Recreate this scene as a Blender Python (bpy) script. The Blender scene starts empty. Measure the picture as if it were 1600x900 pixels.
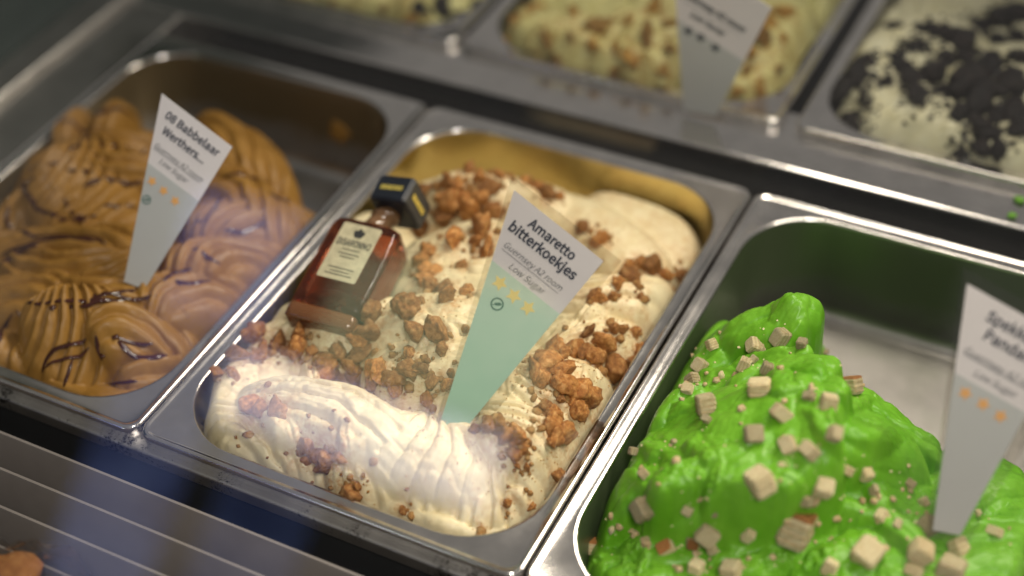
import bpy, bmesh, math, random
import numpy as np
from mathutils import Vector, Matrix, Euler

S = bpy.context.scene
COL = S.collection
R_ = math.radians
random.seed(7)
RNG = np.random.default_rng(11)

# ------------------------------------------------------------------ camera
cam_data = bpy.data.cameras.new("camera")
cam = bpy.data.objects.new("camera", cam_data)
COL.objects.link(cam)
CAM_F = 2370.81
CAM_C = np.array([0.492094, -0.416014, 0.642779])
CAM_E = (R_(47.7191), R_(2.71737), R_(26.93355))
cam.location = CAM_C
cam.rotation_euler = CAM_E
cam_data.sensor_width = 36
cam_data.lens = CAM_F * 36 / 1600
cam_data.clip_start = 0.01
cam_data.clip_end = 50
cam_data.dof.use_dof = True
cam_data.dof.focus_distance = 0.868
cam_data.dof.aperture_fstop = 1.9
cam_data.dof.aperture_blades = 9
S.camera = cam

# ------------------------------------------------------------------ world and lamps
W = bpy.data.worlds.new("World")
S.world = W
W.use_nodes = True
bg = W.node_tree.nodes["Background"]
bg.inputs[0].default_value = (1.0, 0.94, 0.88, 1)
bg.inputs[1].default_value = 0.21


def area(name, loc, target, sx, sy, power, col, spread=180):
    d = bpy.data.lights.new(name, 'AREA')
    d.shape = 'RECTANGLE'
    d.size, d.size_y = sx, sy
    d.energy = power
    d.color = col
    d.spread = R_(spread)
    o = bpy.data.objects.new(name, d)
    o.location = loc
    o.rotation_euler = (Vector(target) - Vector(loc)).to_track_quat('-Z', 'Y').to_euler()
    COL.objects.link(o)
    return o


area("case_lamp", (0.53, 0.42, 0.62), (0.30, -0.12, 0), 0.90, 0.09, 3.7, (1.0, 0.89, 0.74), 115)
area("front_fill", (0.75, -0.60, 1.20), (0.28, -0.02, 0), 0.30, 0.30, 1.6, (1.0, 0.92, 0.86), 60)  # added frontal fill for the cards and front faces, not a known lamp

S.view_settings.view_transform = 'Standard'
S.view_settings.look = 'None'
S.view_settings.exposure = 0.0
S.view_settings.gamma = 1.0
S.cycles.use_denoising = True
S.cycles.max_bounces = 12
S.cycles.transparent_max_bounces = 16
S.cycles.sample_clamp_indirect = 4.0
S.cycles.caustics_reflective = False
S.cycles.caustics_refractive = False


# ------------------------------------------------------------------ helpers
def eul(e):
    a, b, c = e
    Rx = np.array([[1, 0, 0], [0, math.cos(a), -math.sin(a)], [0, math.sin(a), math.cos(a)]])
    Ry = np.array([[math.cos(b), 0, math.sin(b)], [0, 1, 0], [-math.sin(b), 0, math.cos(b)]])
    Rz = np.array([[math.cos(c), -math.sin(c), 0], [math.sin(c), math.cos(c), 0], [0, 0, 1]])
    return Rz @ Ry @ Rx


CAM_R = eul(CAM_E)


def ray(x, y):
    return CAM_R @ np.array([(x - 800) / CAM_F, -(y - 450) / CAM_F, -1.0])


def at(x, y, z):
    """point of the place seen at photo pixel (x, y) of 1600x900, at height z"""
    d = ray(x, y)
    return CAM_C + d * (z - CAM_C[2]) / d[2]


def on_plane(x, y, O, n):
    d = ray(x, y)
    return CAM_C + d * (((O - CAM_C) @ n) / (d @ n))


def tag(o, label=None, cat=None, group=None, kind=None):
    if label: o["label"] = label
    if cat: o["category"] = cat
    if group: o["group"] = group
    if kind: o["kind"] = kind
    return o


def empty(name, loc=(0, 0, 0)):
    o = bpy.data.objects.new(name, None)
    o.empty_display_size = 0.02
    o.location = loc
    COL.objects.link(o)
    return o


def link(name, me, parent=None, mat=None):
    o = bpy.data.objects.new(name, me)
    COL.objects.link(o)
    if mat is not None and not me.materials:
        me.materials.append(mat)
    if parent is not None:
        o.parent = parent
        o.matrix_parent_inverse = Matrix.Translation(parent.location).inverted() if parent.type == 'EMPTY' else parent.matrix_basis.inverted()
    return o


def mesh(name, verts, faces, smooth=False):
    me = bpy.data.meshes.new(name)
    me.from_pydata([tuple(map(float, v)) for v in verts], [], faces)
    me.validate()
    me.update()
    if smooth:
        me.polygons.foreach_set("use_smooth", [True] * len(me.polygons))
    return me


def mesh_fast(name, V, F, smooth=True):
    """V (n,3) float array, F (m,k) int array"""
    me = bpy.data.meshes.new(name)
    k = F.shape[1]
    me.vertices.add(len(V))
    me.vertices.foreach_set("co", V.astype(np.float32).ravel())
    me.loops.add(F.size)
    me.loops.foreach_set("vertex_index", F.astype(np.int32).ravel())
    me.polygons.add(len(F))
    me.polygons.foreach_set("loop_start", (np.arange(len(F)) * k).astype(np.int32))
    me.polygons.foreach_set("use_smooth", np.full(len(F), smooth))
    me.update(calc_edges=True)
    me.validate()
    return me


def box_mesh(name, x0, x1, y0, y1, z0, z1, bevel=0.0, seg=2):
    bm = bmesh.new()
    vs = [bm.verts.new(p) for p in ((x0, y0, z0), (x1, y0, z0), (x1, y1, z0), (x0, y1, z0), (x0, y0, z1), (x1, y0, z1), (x1, y1, z1), (x0, y1, z1))]
    for f in ((3, 2, 1, 0), (4, 5, 6, 7), (0, 1, 5, 4), (1, 2, 6, 5), (2, 3, 7, 6), (3, 0, 4, 7)):
        bm.faces.new([vs[i] for i in f])
    if bevel > 0:
        bmesh.ops.bevel(bm, geom=bm.edges[:], offset=bevel, segments=seg, affect='EDGES', profile=0.5)
    me = bpy.data.meshes.new(name)
    bm.to_mesh(me)
    bm.free()
    return me


def prism_mesh(name, poly, t0, t1, frame):
    """polygon in local 2D, extruded from t0 to t1 along the frame normal"""
    n = len(poly)
    V = [frame @ Vector((p[0], p[1], t0)) for p in poly] + [frame @ Vector((p[0], p[1], t1)) for p in poly]
    F = [list(range(n))[::-1], list(range(n, 2 * n))] + [[i, (i + 1) % n, n + (i + 1) % n, n + i] for i in range(n)]
    return mesh(name, V, F)


# ------------------------------------------------------------------ noise
def _hash(ix, iy, seed):
    h = (ix.astype(np.int64) * 374761393 + iy.astype(np.int64) * 668265263 + seed * 2147483647 + 1013904223) & 0xFFFFFFFF
    h = ((h ^ (h >> 13)) * 1274126177) & 0xFFFFFFFF
    return (h ^ (h >> 16)) & 0xFFFFFFFF


def perlin(x, y, seed=0):
    x0 = np.floor(x); y0 = np.floor(y)
    fx = x - x0; fy = y - y0
    u = fx * fx * fx * (fx * (fx * 6 - 15) + 10)
    v = fy * fy * fy * (fy * (fy * 6 - 15) + 10)

    def g(ix, iy, dx, dy):
        a = _hash(ix, iy, seed) * (2 * math.pi / 4294967296.0)
        return np.cos(a) * dx + np.sin(a) * dy
    n00 = g(x0, y0, fx, fy); n10 = g(x0 + 1, y0, fx - 1, fy)
    n01 = g(x0, y0 + 1, fx, fy - 1); n11 = g(x0 + 1, y0 + 1, fx - 1, fy - 1)
    return (n00 * (1 - u) + n10 * u) * (1 - v) + (n01 * (1 - u) + n11 * u) * v


def fbm(x, y, seed=0, o=4, gain=0.5):
    s = 0; a = 1.0
    for i in range(o):
        s = s + a * perlin(x * 2 ** i, y * 2 ** i, seed + i * 17)
        a *= gain
    return s


# ------------------------------------------------------------------ materials
def mat(name):
    m = bpy.data.materials.new(name)
    m.use_nodes = True
    nt = m.node_tree
    b = nt.nodes["Principled BSDF"]
    return m, nt, b


def nd(nt, t, **kw):
    n = nt.nodes.new(t)
    for k, v in kw.items():
        if hasattr(n, k): setattr(n, k, v)
    return n


def ramp(nt, src, stops):
    r = nt.nodes.new("ShaderNodeValToRGB")
    e = r.color_ramp.elements
    while len(e) < len(stops): e.new(0.5)
    for i, (p, c) in enumerate(stops):
        e[i].position = p
        e[i].color = (*c, 1)
    nt.links.new(src, r.inputs[0])
    return r


def noise_node(nt, scale, detail=4, rough=0.5, coord="Object"):
    tc = nt.nodes.new("ShaderNodeTexCoord")
    n = nt.nodes.new("ShaderNodeTexNoise")
    n.inputs["Scale"].default_value = scale
    n.inputs["Detail"].default_value = detail
    n.inputs["Roughness"].default_value = rough
    nt.links.new(tc.outputs[coord], n.inputs["Vector"])
    return n


def bump(nt, b, src, strength, dist):
    n = nt.nodes.new("ShaderNodeBump")
    n.inputs["Strength"].default_value = strength
    n.inputs["Distance"].default_value = dist
    nt.links.new(src, n.inputs["Height"])
    nt.links.new(n.outputs[0], b.inputs["Normal"])
    return n


def plain(name, col, rough=0.5, metal=0.0, var=0.12, scale=60, bmp=0.0, bdist=0.0004, spec=0.5, coat=0.0):
    m, nt, b = mat(name)
    n = noise_node(nt, scale)
    c0 = tuple(max(0, c * (1 - var)) for c in col)
    c1 = tuple(min(1, c * (1 + var)) for c in col)
    r = ramp(nt, n.outputs["Fac"], [(0.3, c0), (0.7, c1)])
    nt.links.new(r.outputs[0], b.inputs["Base Color"])
    b.inputs["Roughness"].default_value = rough
    b.inputs["Metallic"].default_value = metal
    b.inputs["Specular IOR Level"].default_value = spec
    b.inputs["Coat Weight"].default_value = coat
    if bmp > 0:
        bump(nt, b, n.outputs["Fac"], bmp, bdist)
    return m


def steel(name, col=(0.80, 0.77, 0.74), rough=0.17, scratch=0.25, stretch=(8, 300, 300)):
    m, nt, b = mat(name)
    tc = nd(nt, "ShaderNodeTexCoord")
    mp = nd(nt, "ShaderNodeMapping")
    mp.inputs["Scale"].default_value = stretch
    nt.links.new(tc.outputs["Object"], mp.inputs["Vector"])
    n1 = nd(nt, "ShaderNodeTexNoise")
    n1.inputs["Scale"].default_value = 1.0
    n1.inputs["Detail"].default_value = 5
    nt.links.new(mp.outputs[0], n1.inputs["Vector"])
    n2 = noise_node(nt, 45, 5, 0.6)
    mx = nd(nt, "ShaderNodeMath", operation='MULTIPLY_ADD')
    nt.links.new(n2.outputs["Fac"], mx.inputs[0])
    mx.inputs[1].default_value = 0.14
    mx.inputs[2].default_value = rough - 0.07
    nt.links.new(mx.outputs[0], b.inputs["Roughness"])
    r = ramp(nt, n2.outputs["Fac"], [(0.25, tuple(c * 0.82 for c in col)), (0.7, col)])
    nt.links.new(r.outputs[0], b.inputs["Base Color"])
    b.inputs["Metallic"].default_value = 1.0
    bump(nt, b, n1.outputs["Fac"], scratch, 0.0002)
    return m


M = {}
M["steel"] = steel("stainless_steel")
M["steel_basin"] = steel("basin_steel", (0.66, 0.64, 0.61), 0.24, 0.12, (200, 200, 8))
M["basin_cream"] = steel("cream_reflect_basin", (0.74, 0.60, 0.27), 0.24, 0.12, (200, 200, 8))  # yellow reflection of the cream painted into the steel colour
def tinted_steel(name, wall_tint, col, rough):
    """steel wall with a colour tint painted in above the floor"""
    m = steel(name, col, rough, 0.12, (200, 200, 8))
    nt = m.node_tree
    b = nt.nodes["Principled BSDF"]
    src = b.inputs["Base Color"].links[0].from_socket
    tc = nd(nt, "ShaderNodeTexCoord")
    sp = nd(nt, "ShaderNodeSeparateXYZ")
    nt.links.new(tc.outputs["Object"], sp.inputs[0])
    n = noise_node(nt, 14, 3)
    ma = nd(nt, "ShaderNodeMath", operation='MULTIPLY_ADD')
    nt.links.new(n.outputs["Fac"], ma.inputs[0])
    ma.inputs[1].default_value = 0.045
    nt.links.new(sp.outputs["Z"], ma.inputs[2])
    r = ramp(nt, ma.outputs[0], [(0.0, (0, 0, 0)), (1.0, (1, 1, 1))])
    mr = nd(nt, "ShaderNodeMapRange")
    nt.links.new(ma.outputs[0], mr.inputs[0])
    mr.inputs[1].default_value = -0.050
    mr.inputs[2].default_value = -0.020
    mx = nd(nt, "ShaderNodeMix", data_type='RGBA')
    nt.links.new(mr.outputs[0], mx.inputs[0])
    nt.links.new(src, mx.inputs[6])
    mx.inputs[7].default_value = (*wall_tint, 1)
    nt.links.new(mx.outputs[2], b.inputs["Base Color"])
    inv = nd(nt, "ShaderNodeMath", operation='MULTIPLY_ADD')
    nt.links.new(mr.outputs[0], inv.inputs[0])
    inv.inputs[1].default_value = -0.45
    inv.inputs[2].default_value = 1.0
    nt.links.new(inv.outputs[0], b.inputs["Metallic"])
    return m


M["basin_green"] = tinted_steel("green_reflect_basin", (0.11, 0.145, 0.075), (0.25, 0.24, 0.225), 0.34)  # green reflection of the ice cream painted into the wall colour
M["basin_brown"] = tinted_steel("brown_tinted_basin", (0.20, 0.15, 0.08), (0.66, 0.65, 0.64), 0.32)  # walls browner above the floor
M["steel_dull"] = steel("dull_steel", (0.62, 0.60, 0.57), 0.36, 0.3)
mw = M["steel_worn"] = steel("worn_ledge_steel", (0.62, 0.60, 0.57), 0.34, 0.3)
_nt = mw.node_tree
_b = _nt.nodes["Principled BSDF"]
_src = _b.inputs["Base Color"].links[0].from_socket
_n = noise_node(_nt, 420, 6, 0.75)
_n2 = noise_node(_nt, 24, 3)
_ad = nd(_nt, "ShaderNodeMath", operation='ADD')
_nt.links.new(_n.outputs["Fac"], _ad.inputs[0]); _nt.links.new(_n2.outputs["Fac"], _ad.inputs[1])
_r = ramp(_nt, _ad.outputs[0], [(0.0, (0, 0, 0)), (1.0, (1, 1, 1))])
_mr = nd(_nt, "ShaderNodeMapRange")
_nt.links.new(_ad.outputs[0], _mr.inputs[0])
_mr.inputs[1].default_value = 1.10
_mr.inputs[2].default_value = 1.22
_mx = nd(_nt, "ShaderNodeMix", data_type='RGBA')
_nt.links.new(_mr.outputs[0], _mx.inputs[0]); _nt.links.new(_src, _mx.inputs[6])
_mx.inputs[7].default_value = (0.05, 0.045, 0.04, 1)
_nt.links.new(_mx.outputs[2], _b.inputs["Base Color"])
M["slat"] = plain("slat_grey", (0.31, 0.28, 0.26), 0.38, metal=0.35, var=0.1, scale=30)
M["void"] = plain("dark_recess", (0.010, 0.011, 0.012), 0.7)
M["gap_black"] = plain("gap_strip_black", (0.008, 0.009, 0.010), 0.55)  # flat near-black colour stands in for the darkness of the deep gap
M["side_wall"] = plain("side_wall_green", (0.022, 0.040, 0.036), 0.5)
M["floor"] = plain("well_floor", (0.03, 0.03, 0.03), 0.6)


def gelato_mat(name, col, light, dustc=None, rough=0.42, sss=0.12, sssr=0.004, scale=70, bmp=0.25, bd=0.0009, spec=0.4):
    m, nt, b = mat(name)
    n = noise_node(nt, scale, 6, 0.6)
    r = ramp(nt, n.outputs["Fac"], [(0.3, col), (0.7, light)])
    out = r.outputs[0]
    if dustc:
        a = nd(nt, "ShaderNodeAttribute", attribute_name="dust")
        n3 = noise_node(nt, 260, 5, 0.65)
        mm = nd(nt, "ShaderNodeMath", operation='MULTIPLY')
        nt.links.new(a.outputs["Fac"], mm.inputs[0])
        rr = ramp(nt, n3.outputs["Fac"], [(0.36, (0, 0, 0)), (0.64, (1, 1, 1))])
        nt.links.new(rr.outputs[0], mm.inputs[1])
        mix = nd(nt, "ShaderNodeMix", data_type='RGBA')
        nt.links.new(mm.outputs[0], mix.inputs[0])
        nt.links.new(out, mix.inputs[6])
        mix.inputs[7].default_value = (*dustc, 1)
        out = mix.outputs[2]
    nt.links.new(out, b.inputs["Base Color"])
    b.inputs["Roughness"].default_value = rough
    b.inputs["Subsurface Weight"].default_value = sss
    b.inputs["Specular IOR Level"].default_value = spec
    b.inputs["Subsurface Radius"].default_value = (1.0, 0.8, 0.5)
    b.inputs["Subsurface Scale"].default_value = sssr
    n2 = noise_node(nt, 420, 4, 0.6)
    bump(nt, b, n2.outputs["Fac"], bmp, bd)
    return m


M["cream"] = gelato_mat("cream_gelato", (0.70, 0.59, 0.34), (0.80, 0.71, 0.46), (0.46, 0.19, 0.04), 0.42, 0.08)
M["caramel"] = gelato_mat("caramel_gelato", (0.250, 0.125, 0.022), (0.350, 0.188, 0.045), None, 0.36, 0.05, bmp=0.12, spec=0.30)
M["green"] = gelato_mat("green_gelato", (0.105, 0.315, 0.011), (0.175, 0.425, 0.030), None, 0.36, 0.06, scale=40, bmp=0.10, spec=0.34)
M["vanilla"] = gelato_mat("vanilla_gelato", (0.48, 0.45, 0.17), (0.62, 0.60, 0.28), (0.30, 0.17, 0.03), 0.45)
M["oreo"] = gelato_mat("biscuit_gelato", (0.60, 0.56, 0.34), (0.72, 0.70, 0.50), (0.02, 0.012, 0.008), 0.5)
M["sauce"] = plain("chocolate_sauce", (0.050, 0.013, 0.008), 0.16, var=0.3, coat=0.3)


def crumb_mat(name, dark, mid, light, scale=2.6, fine=11.0):
    m, nt, b = mat(name)
    n = noise_node(nt, scale, 6, 0.65)
    oi = nd(nt, "ShaderNodeObjectInfo")
    r = ramp(nt, n.outputs["Fac"], [(0.30, dark), (0.5, mid), (0.72, light)])
    hsv = nd(nt, "ShaderNodeHueSaturation")
    ma = nd(nt, "ShaderNodeMath", operation='MULTIPLY_ADD')
    nt.links.new(oi.outputs["Random"], ma.inputs[0])
    ma.inputs[1].default_value = 0.75
    ma.inputs[2].default_value = 0.62
    nt.links.new(ma.outputs[0], hsv.inputs["Value"])
    nt.links.new(r.outputs[0], hsv.inputs["Color"])
    nt.links.new(hsv.outputs[0], b.inputs["Base Color"])
    b.inputs["Roughness"].default_value = 0.5
    b.inputs["Subsurface Weight"].default_value = 0.08
    b.inputs["Subsurface Scale"].default_value = 0.002
    n2 = noise_node(nt, fine, 5, 0.7)
    bump(nt, b, n2.outputs["Fac"], 0.8, 0.0016)
    return m


M["amaretti"] = crumb_mat("amaretti_biscuit", (0.17, 0.055, 0.010), (0.40, 0.165, 0.036), (0.66, 0.38, 0.14))
M["toffee"] = crumb_mat("amber_caramel_bits", (0.16, 0.07, 0.010), (0.34, 0.18, 0.03), (0.50, 0.32, 0.07))
M["cocoa"] = crumb_mat("cocoa_biscuit", (0.004, 0.003, 0.002), (0.009, 0.006, 0.005), (0.022, 0.014, 0.010))
M["cake_pale"] = crumb_mat("cake_pale_layer", (0.54, 0.43, 0.23), (0.65, 0.55, 0.32), (0.74, 0.65, 0.42), 3.5)
M["cake_tan"] = crumb_mat("cake_tan_layer", (0.43, 0.32, 0.16), (0.54, 0.43, 0.23), (0.65, 0.54, 0.32), 3.5)
M["dustm"] = crumb_mat("golden_dust", (0.50, 0.27, 0.09), (0.62, 0.37, 0.14), (0.74, 0.50, 0.23), 300, 900)
M["crumble"] = crumb_mat("amaretti_crumble", (0.32, 0.13, 0.03), (0.54, 0.27, 0.07), (0.74, 0.48, 0.20), 130, 900)
M["cake_fine"] = crumb_mat("cake_crumble", (0.36, 0.25, 0.11), (0.52, 0.39, 0.21), (0.66, 0.54, 0.33), 130, 900)
M["cake_crust"] = crumb_mat("cake_crust", (0.26, 0.09, 0.022), (0.36, 0.15, 0.04), (0.46, 0.22, 0.07), 3.5)
M["card"] = plain("white_card", (0.74, 0.71, 0.72), 0.5, var=0.02)
M["ink"] = plain("navy_ink", (0.022, 0.030, 0.055), 0.5, var=0.05)
M["ink_soft"] = plain("slate_ink", (0.055, 0.070, 0.085), 0.5, var=0.05)
M["ink_green"] = plain("dark_green_ink", (0.03, 0.13, 0.10), 0.5, var=0.05)
M["star"] = plain("orange_star_ink", (0.80, 0.42, 0.13), 0.5, var=0.03)
M["star_pale"] = plain("yellow_star_ink", (0.85, 0.68, 0.22), 0.5, var=0.03)
M["label"] = plain("gold_cream_paper", (0.60, 0.55, 0.36), 0.32, var=0.16, scale=180, bmp=0.2, metal=0.25)
M["label_ink"] = plain("label_black_ink", (0.03, 0.03, 0.03), 0.5)
M["cap"] = plain("black_cap_plastic", (0.008, 0.012, 0.020), 0.28, var=0.2, coat=0.3)
M["gold"] = plain("gold_foil", (0.80, 0.66, 0.16), 0.28, metal=0.6, var=0.1)
M["neck"] = plain("neck_clear_amber", (0.16, 0.085, 0.04), 0.10, var=0.3, coat=0.4)


def field_mat(name, top, bot, y_span):
    m, nt, b = mat(name)
    a = nd(nt, "ShaderNodeAttribute", attribute_name="along")
    n = noise_node(nt, 90, 4)
    ad = nd(nt, "ShaderNodeMath", operation='MULTIPLY_ADD')
    nt.links.new(n.outputs["Fac"], ad.inputs[0])
    ad.inputs[1].default_value = 0.45
    nt.links.new(a.outputs["Fac"], ad.inputs[2])
    r = ramp(nt, ad.outputs[0], [(0.05, top), (0.4, tuple((p + q) / 2 for p, q in zip(top, bot))), (1.0, bot)])
    nt.links.new(r.outputs[0], b.inputs["Base Color"])
    b.inputs["Roughness"].default_value = 0.45
    return m


M["field_mint_reflect"] = field_mat("mint_reflect_print", (0.60, 0.74, 0.62), (0.36, 0.60, 0.46), 1)  # pale print with the glass's green reflection mixed into its colour
M["field_grey"] = field_mat("blue_grey_print", (0.52, 0.55, 0.55), (0.46, 0.47, 0.46), 1)


def clear_mat(name, fac_gloss=0.10, tint=(0.97, 0.97, 0.96), rough=0.05):
    """thin clear sheet: straight-through transparency with a fresnel reflection"""
    m = bpy.data.materials.new(name)
    m.use_nodes = True
    nt = m.node_tree
    nt.nodes.clear()
    out = nd(nt, "ShaderNodeOutputMaterial")
    tr = nd(nt, "ShaderNodeBsdfTransparent")
    tr.inputs[0].default_value = (*tint, 1)
    gl = nd(nt, "ShaderNodeBsdfGlossy")
    gl.inputs["Roughness"].default_value = rough
    fr = nd(nt, "ShaderNodeFresnel")
    ge = nd(nt, "ShaderNodeNewGeometry")
    io = nd(nt, "ShaderNodeMath", operation='MULTIPLY_ADD')      # same fresnel from either side of the thin sheet
    nt.links.new(ge.outputs["Backfacing"], io.inputs[0])
    io.inputs[1].default_value = 1 / 1.5 - 1.5
    io.inputs[2].default_value = 1.5
    nt.links.new(io.outputs[0], fr.inputs["IOR"])
    mx = nd(nt, "ShaderNodeMixShader")
    nt.links.new(fr.outputs[0], mx.inputs[0])
    nt.links.new(tr.outputs[0], mx.inputs[1])
    nt.links.new(gl.outputs[0], mx.inputs[2])
    nt.links.new(mx.outputs[0], out.inputs[0])
    return m


M["sleeve"] = clear_mat("clear_sleeve", tint=(0.90, 0.89, 0.87), rough=0.12)
M["wrap"] = clear_mat("clear_wrap", tint=(0.93, 0.92, 0.91), rough=0.25)
M["pane"] = clear_mat("case_glass", tint=(0.985, 0.99, 0.985), rough=0.0)


def glassy(name, col, rough=0.03, ior=1.4, trans=0.9):
    m, nt, b = mat(name)
    n = noise_node(nt, 30, 2)
    r = ramp(nt, n.outputs["Fac"], [(0.2, tuple(c * 0.9 for c in col)), (0.8, col)])
    nt.links.new(r.outputs[0], b.inputs["Base Color"])
    b.inputs["Roughness"].default_value = rough
    b.inputs["IOR"].default_value = ior
    b.inputs["Transmission Weight"].default_value = trans
    return m


M["amber"] = glassy("amber_liqueur_glass", (0.92, 0.25, 0.11), 0.03, 1.36, 0.96)
M["clear_glass"] = glassy("clear_bottle_glass", (0.36, 0.15, 0.06), 0.06, 1.45, 0.55)


# ------------------------------------------------------------------ setting of the display case
def structure(name, me, m):
    return tag(link(name, me, None, m), kind="structure")


structure("well_floor", box_mesh("well_floor", -0.8, 1.3, -0.30, 1.2, -0.20, -0.19), M["floor"])
structure("front_ledge", box_mesh("front_ledge", -0.345, 0.9, -0.0040, 0.0090, -0.019, -0.0085, 0.0012), M["steel_worn"])
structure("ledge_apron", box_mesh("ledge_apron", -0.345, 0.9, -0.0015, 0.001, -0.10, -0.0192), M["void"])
structure("gap_shade_strip", box_mesh("gap_shade_strip", -0.29, 0.9, 0.352, 0.392, -0.06, -0.05), M["gap_black"])
structure("back_ledge", box_mesh("back_ledge", -0.30, 0.9, 0.3905, 0.455, -0.040, -0.0045, 0.0022, 3), M["steel"])
structure("side_ledge", box_mesh("side_ledge", -0.306, -0.2525, -0.004, 0.80, -0.05, -0.006, 0.002, 3), M["steel_dull"])
structure("side_rail", box_mesh("side_rail", -0.3135, -0.3065, -0.004, 0.80, -0.05, 0.0005, 0.002, 3), M["steel_dull"])
structure("side_step", box_mesh("side_step", -0.344, -0.3140, -0.004, 0.80, -0.05, -0.006, 0.001), M["steel_dull"])
structure("side_wall", box_mesh("side_wall", -0.375, -0.3445, -0.16, 1.2, -0.19, 0.30), M["side_wall"])

gr = empty("air_grille", (0.2, -0.09, -0.04))
tag(gr, "dark grey slatted air grille along the front of the ice cream pans", "grille")
slat = mesh("slat", [(-0.344, 0.0006, 0.026), (0.9, 0.0006, 0.026), (0.9, -0.0009, 0.026), (-0.344, -0.0009, 0.026),
                     (-0.344, -0.0100, -0.022), (0.9, -0.0100, -0.022), (0.9, -0.0114, -0.022), (-0.344, -0.0114, -0.022)],
            [[3, 2, 1, 0], [4, 5, 6, 7], [0, 1, 5, 4], [2, 3, 7, 6], [1, 2, 6, 5], [3, 0, 4, 7]])
slat.materials.append(M["slat"])
for i in range(6):
    o = link("slat", slat, gr)
    o.matrix_parent_inverse = Matrix.Identity(4)
    o.location = Vector((0, -0.0255 - 0.0222 * i, -0.036)) - gr.location
for x in (-0.34, 0.28, 0.88):
    link("crossbar", box_mesh("crossbar", x, x + 0.004, -0.15, -0.002, -0.072, -0.063), gr, M["slat"])


# ------------------------------------------------------------------ pans
def rr(x0, x1, y0, y1, r, z, n=10):
    P = []
    for cx, cy, a0 in ((x1 - r, y1 - r, 0), (x0 + r, y1 - r, 90), (x0 + r, y0 + r, 180), (x1 - r, y0 + r, 270)):
        for k in range(n + 1):
            a = R_(a0 + 90 * k / n)
            P.append((cx + r * math.cos(a), cy + r * math.sin(a), z))
    return P


def ring_mesh(name, rings, cap_last=False, smooth=True):
    n = len(rings[0])
    V = [p for r in rings for p in r]
    F = []
    for i in range(len(rings) - 1):
        for j in range(n):
            k = (j + 1) % n
            F.append([i * n + j, i * n + k, (i + 1) * n + k, (i + 1) * n + j])
    if cap_last:
        F.append([(len(rings) - 1) * n + j for j in range(n)])
    me = mesh(name, V, F, smooth)
    return me


def pan(x0, x1, y0, y1, label, zr=0.0, depth=0.075, ins=(0.0115, 0.0115, 0.0125, 0.0125), rad=0.047, basin=None):
    t = empty("gelato_pan", ((x0 + x1) / 2, (y0 + y1) / 2, zr - depth))
    tag(t, label, "ice cream pan", "steel ice cream pans in the display case")
    g = 0.0009
    a, b, c, d = x0 + g, x1 - g, y0 + g, y1 - g
    rings = []
    for o, z in ((0.0006, -0.010), (0.0, -0.006), (0.0, -0.0015), (0.0005, -0.0003), (0.0014, 0.0004), (0.0024, 0.0002), (0.0034, -0.0004), (0.0046, -0.0007)):
        rings.append(rr(a + o, b - o, c + o, d - o, 0.009 - o * 0.3, zr + z))
    l, r_, f, k = ins
    for o, z in ((-0.0025, -0.0007), (-0.0012, -0.0006), (-0.0004, -0.0011), (0.0, -0.0022)):
        rings.append(rr(x0 + l + o, x1 - r_ - o, y0 + f + o, y1 - k - o, rad - o, zr + z))
    link("rim", ring_mesh("rim", rings), t, M["steel"])
    rings = [rr(x0 + l, x1 - r_, y0 + f, y1 - k, rad, zr - 0.0022)]
    for o, z in ((0.0008, -0.008), (0.0035, -0.035), (0.0062, -depth + 0.012), (0.0078, -depth + 0.006), (0.0115, -depth + 0.0018), (0.017, -depth)):
        rings.append(rr(x0 + l + o, x1 - r_ - o, y0 + f + o, y1 - k - o, rad - o * 0.5, zr + z))
    link("basin", ring_mesh("basin", rings, True), t, basin or M["steel_basin"])
    return t


YB = 0.3555
pan(-0.25, 0.0, 0.0, YB, "steel pan of caramel ice cream, left one in the front row", basin=M["basin_brown"])
pan(0.0, 0.25, 0.0, YB, "steel pan of cream ice cream that holds the little liqueur bottle", basin=M["basin_cream"])
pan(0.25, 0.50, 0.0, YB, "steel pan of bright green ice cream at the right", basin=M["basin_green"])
BY0, BY1 = 0.4285, 0.79
pan(-0.286, -0.0215, BY0, BY1, "steel pan in the back row behind the caramel ice cream", 0.002)
pan(-0.0185, 0.2405, BY0, BY1, "steel pan of pale yellow ice cream in the back row", 0.002)
pan(0.249, 0.51, BY0, BY1, "steel pan of black and white ice cream at the top right", 0.002)


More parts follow.
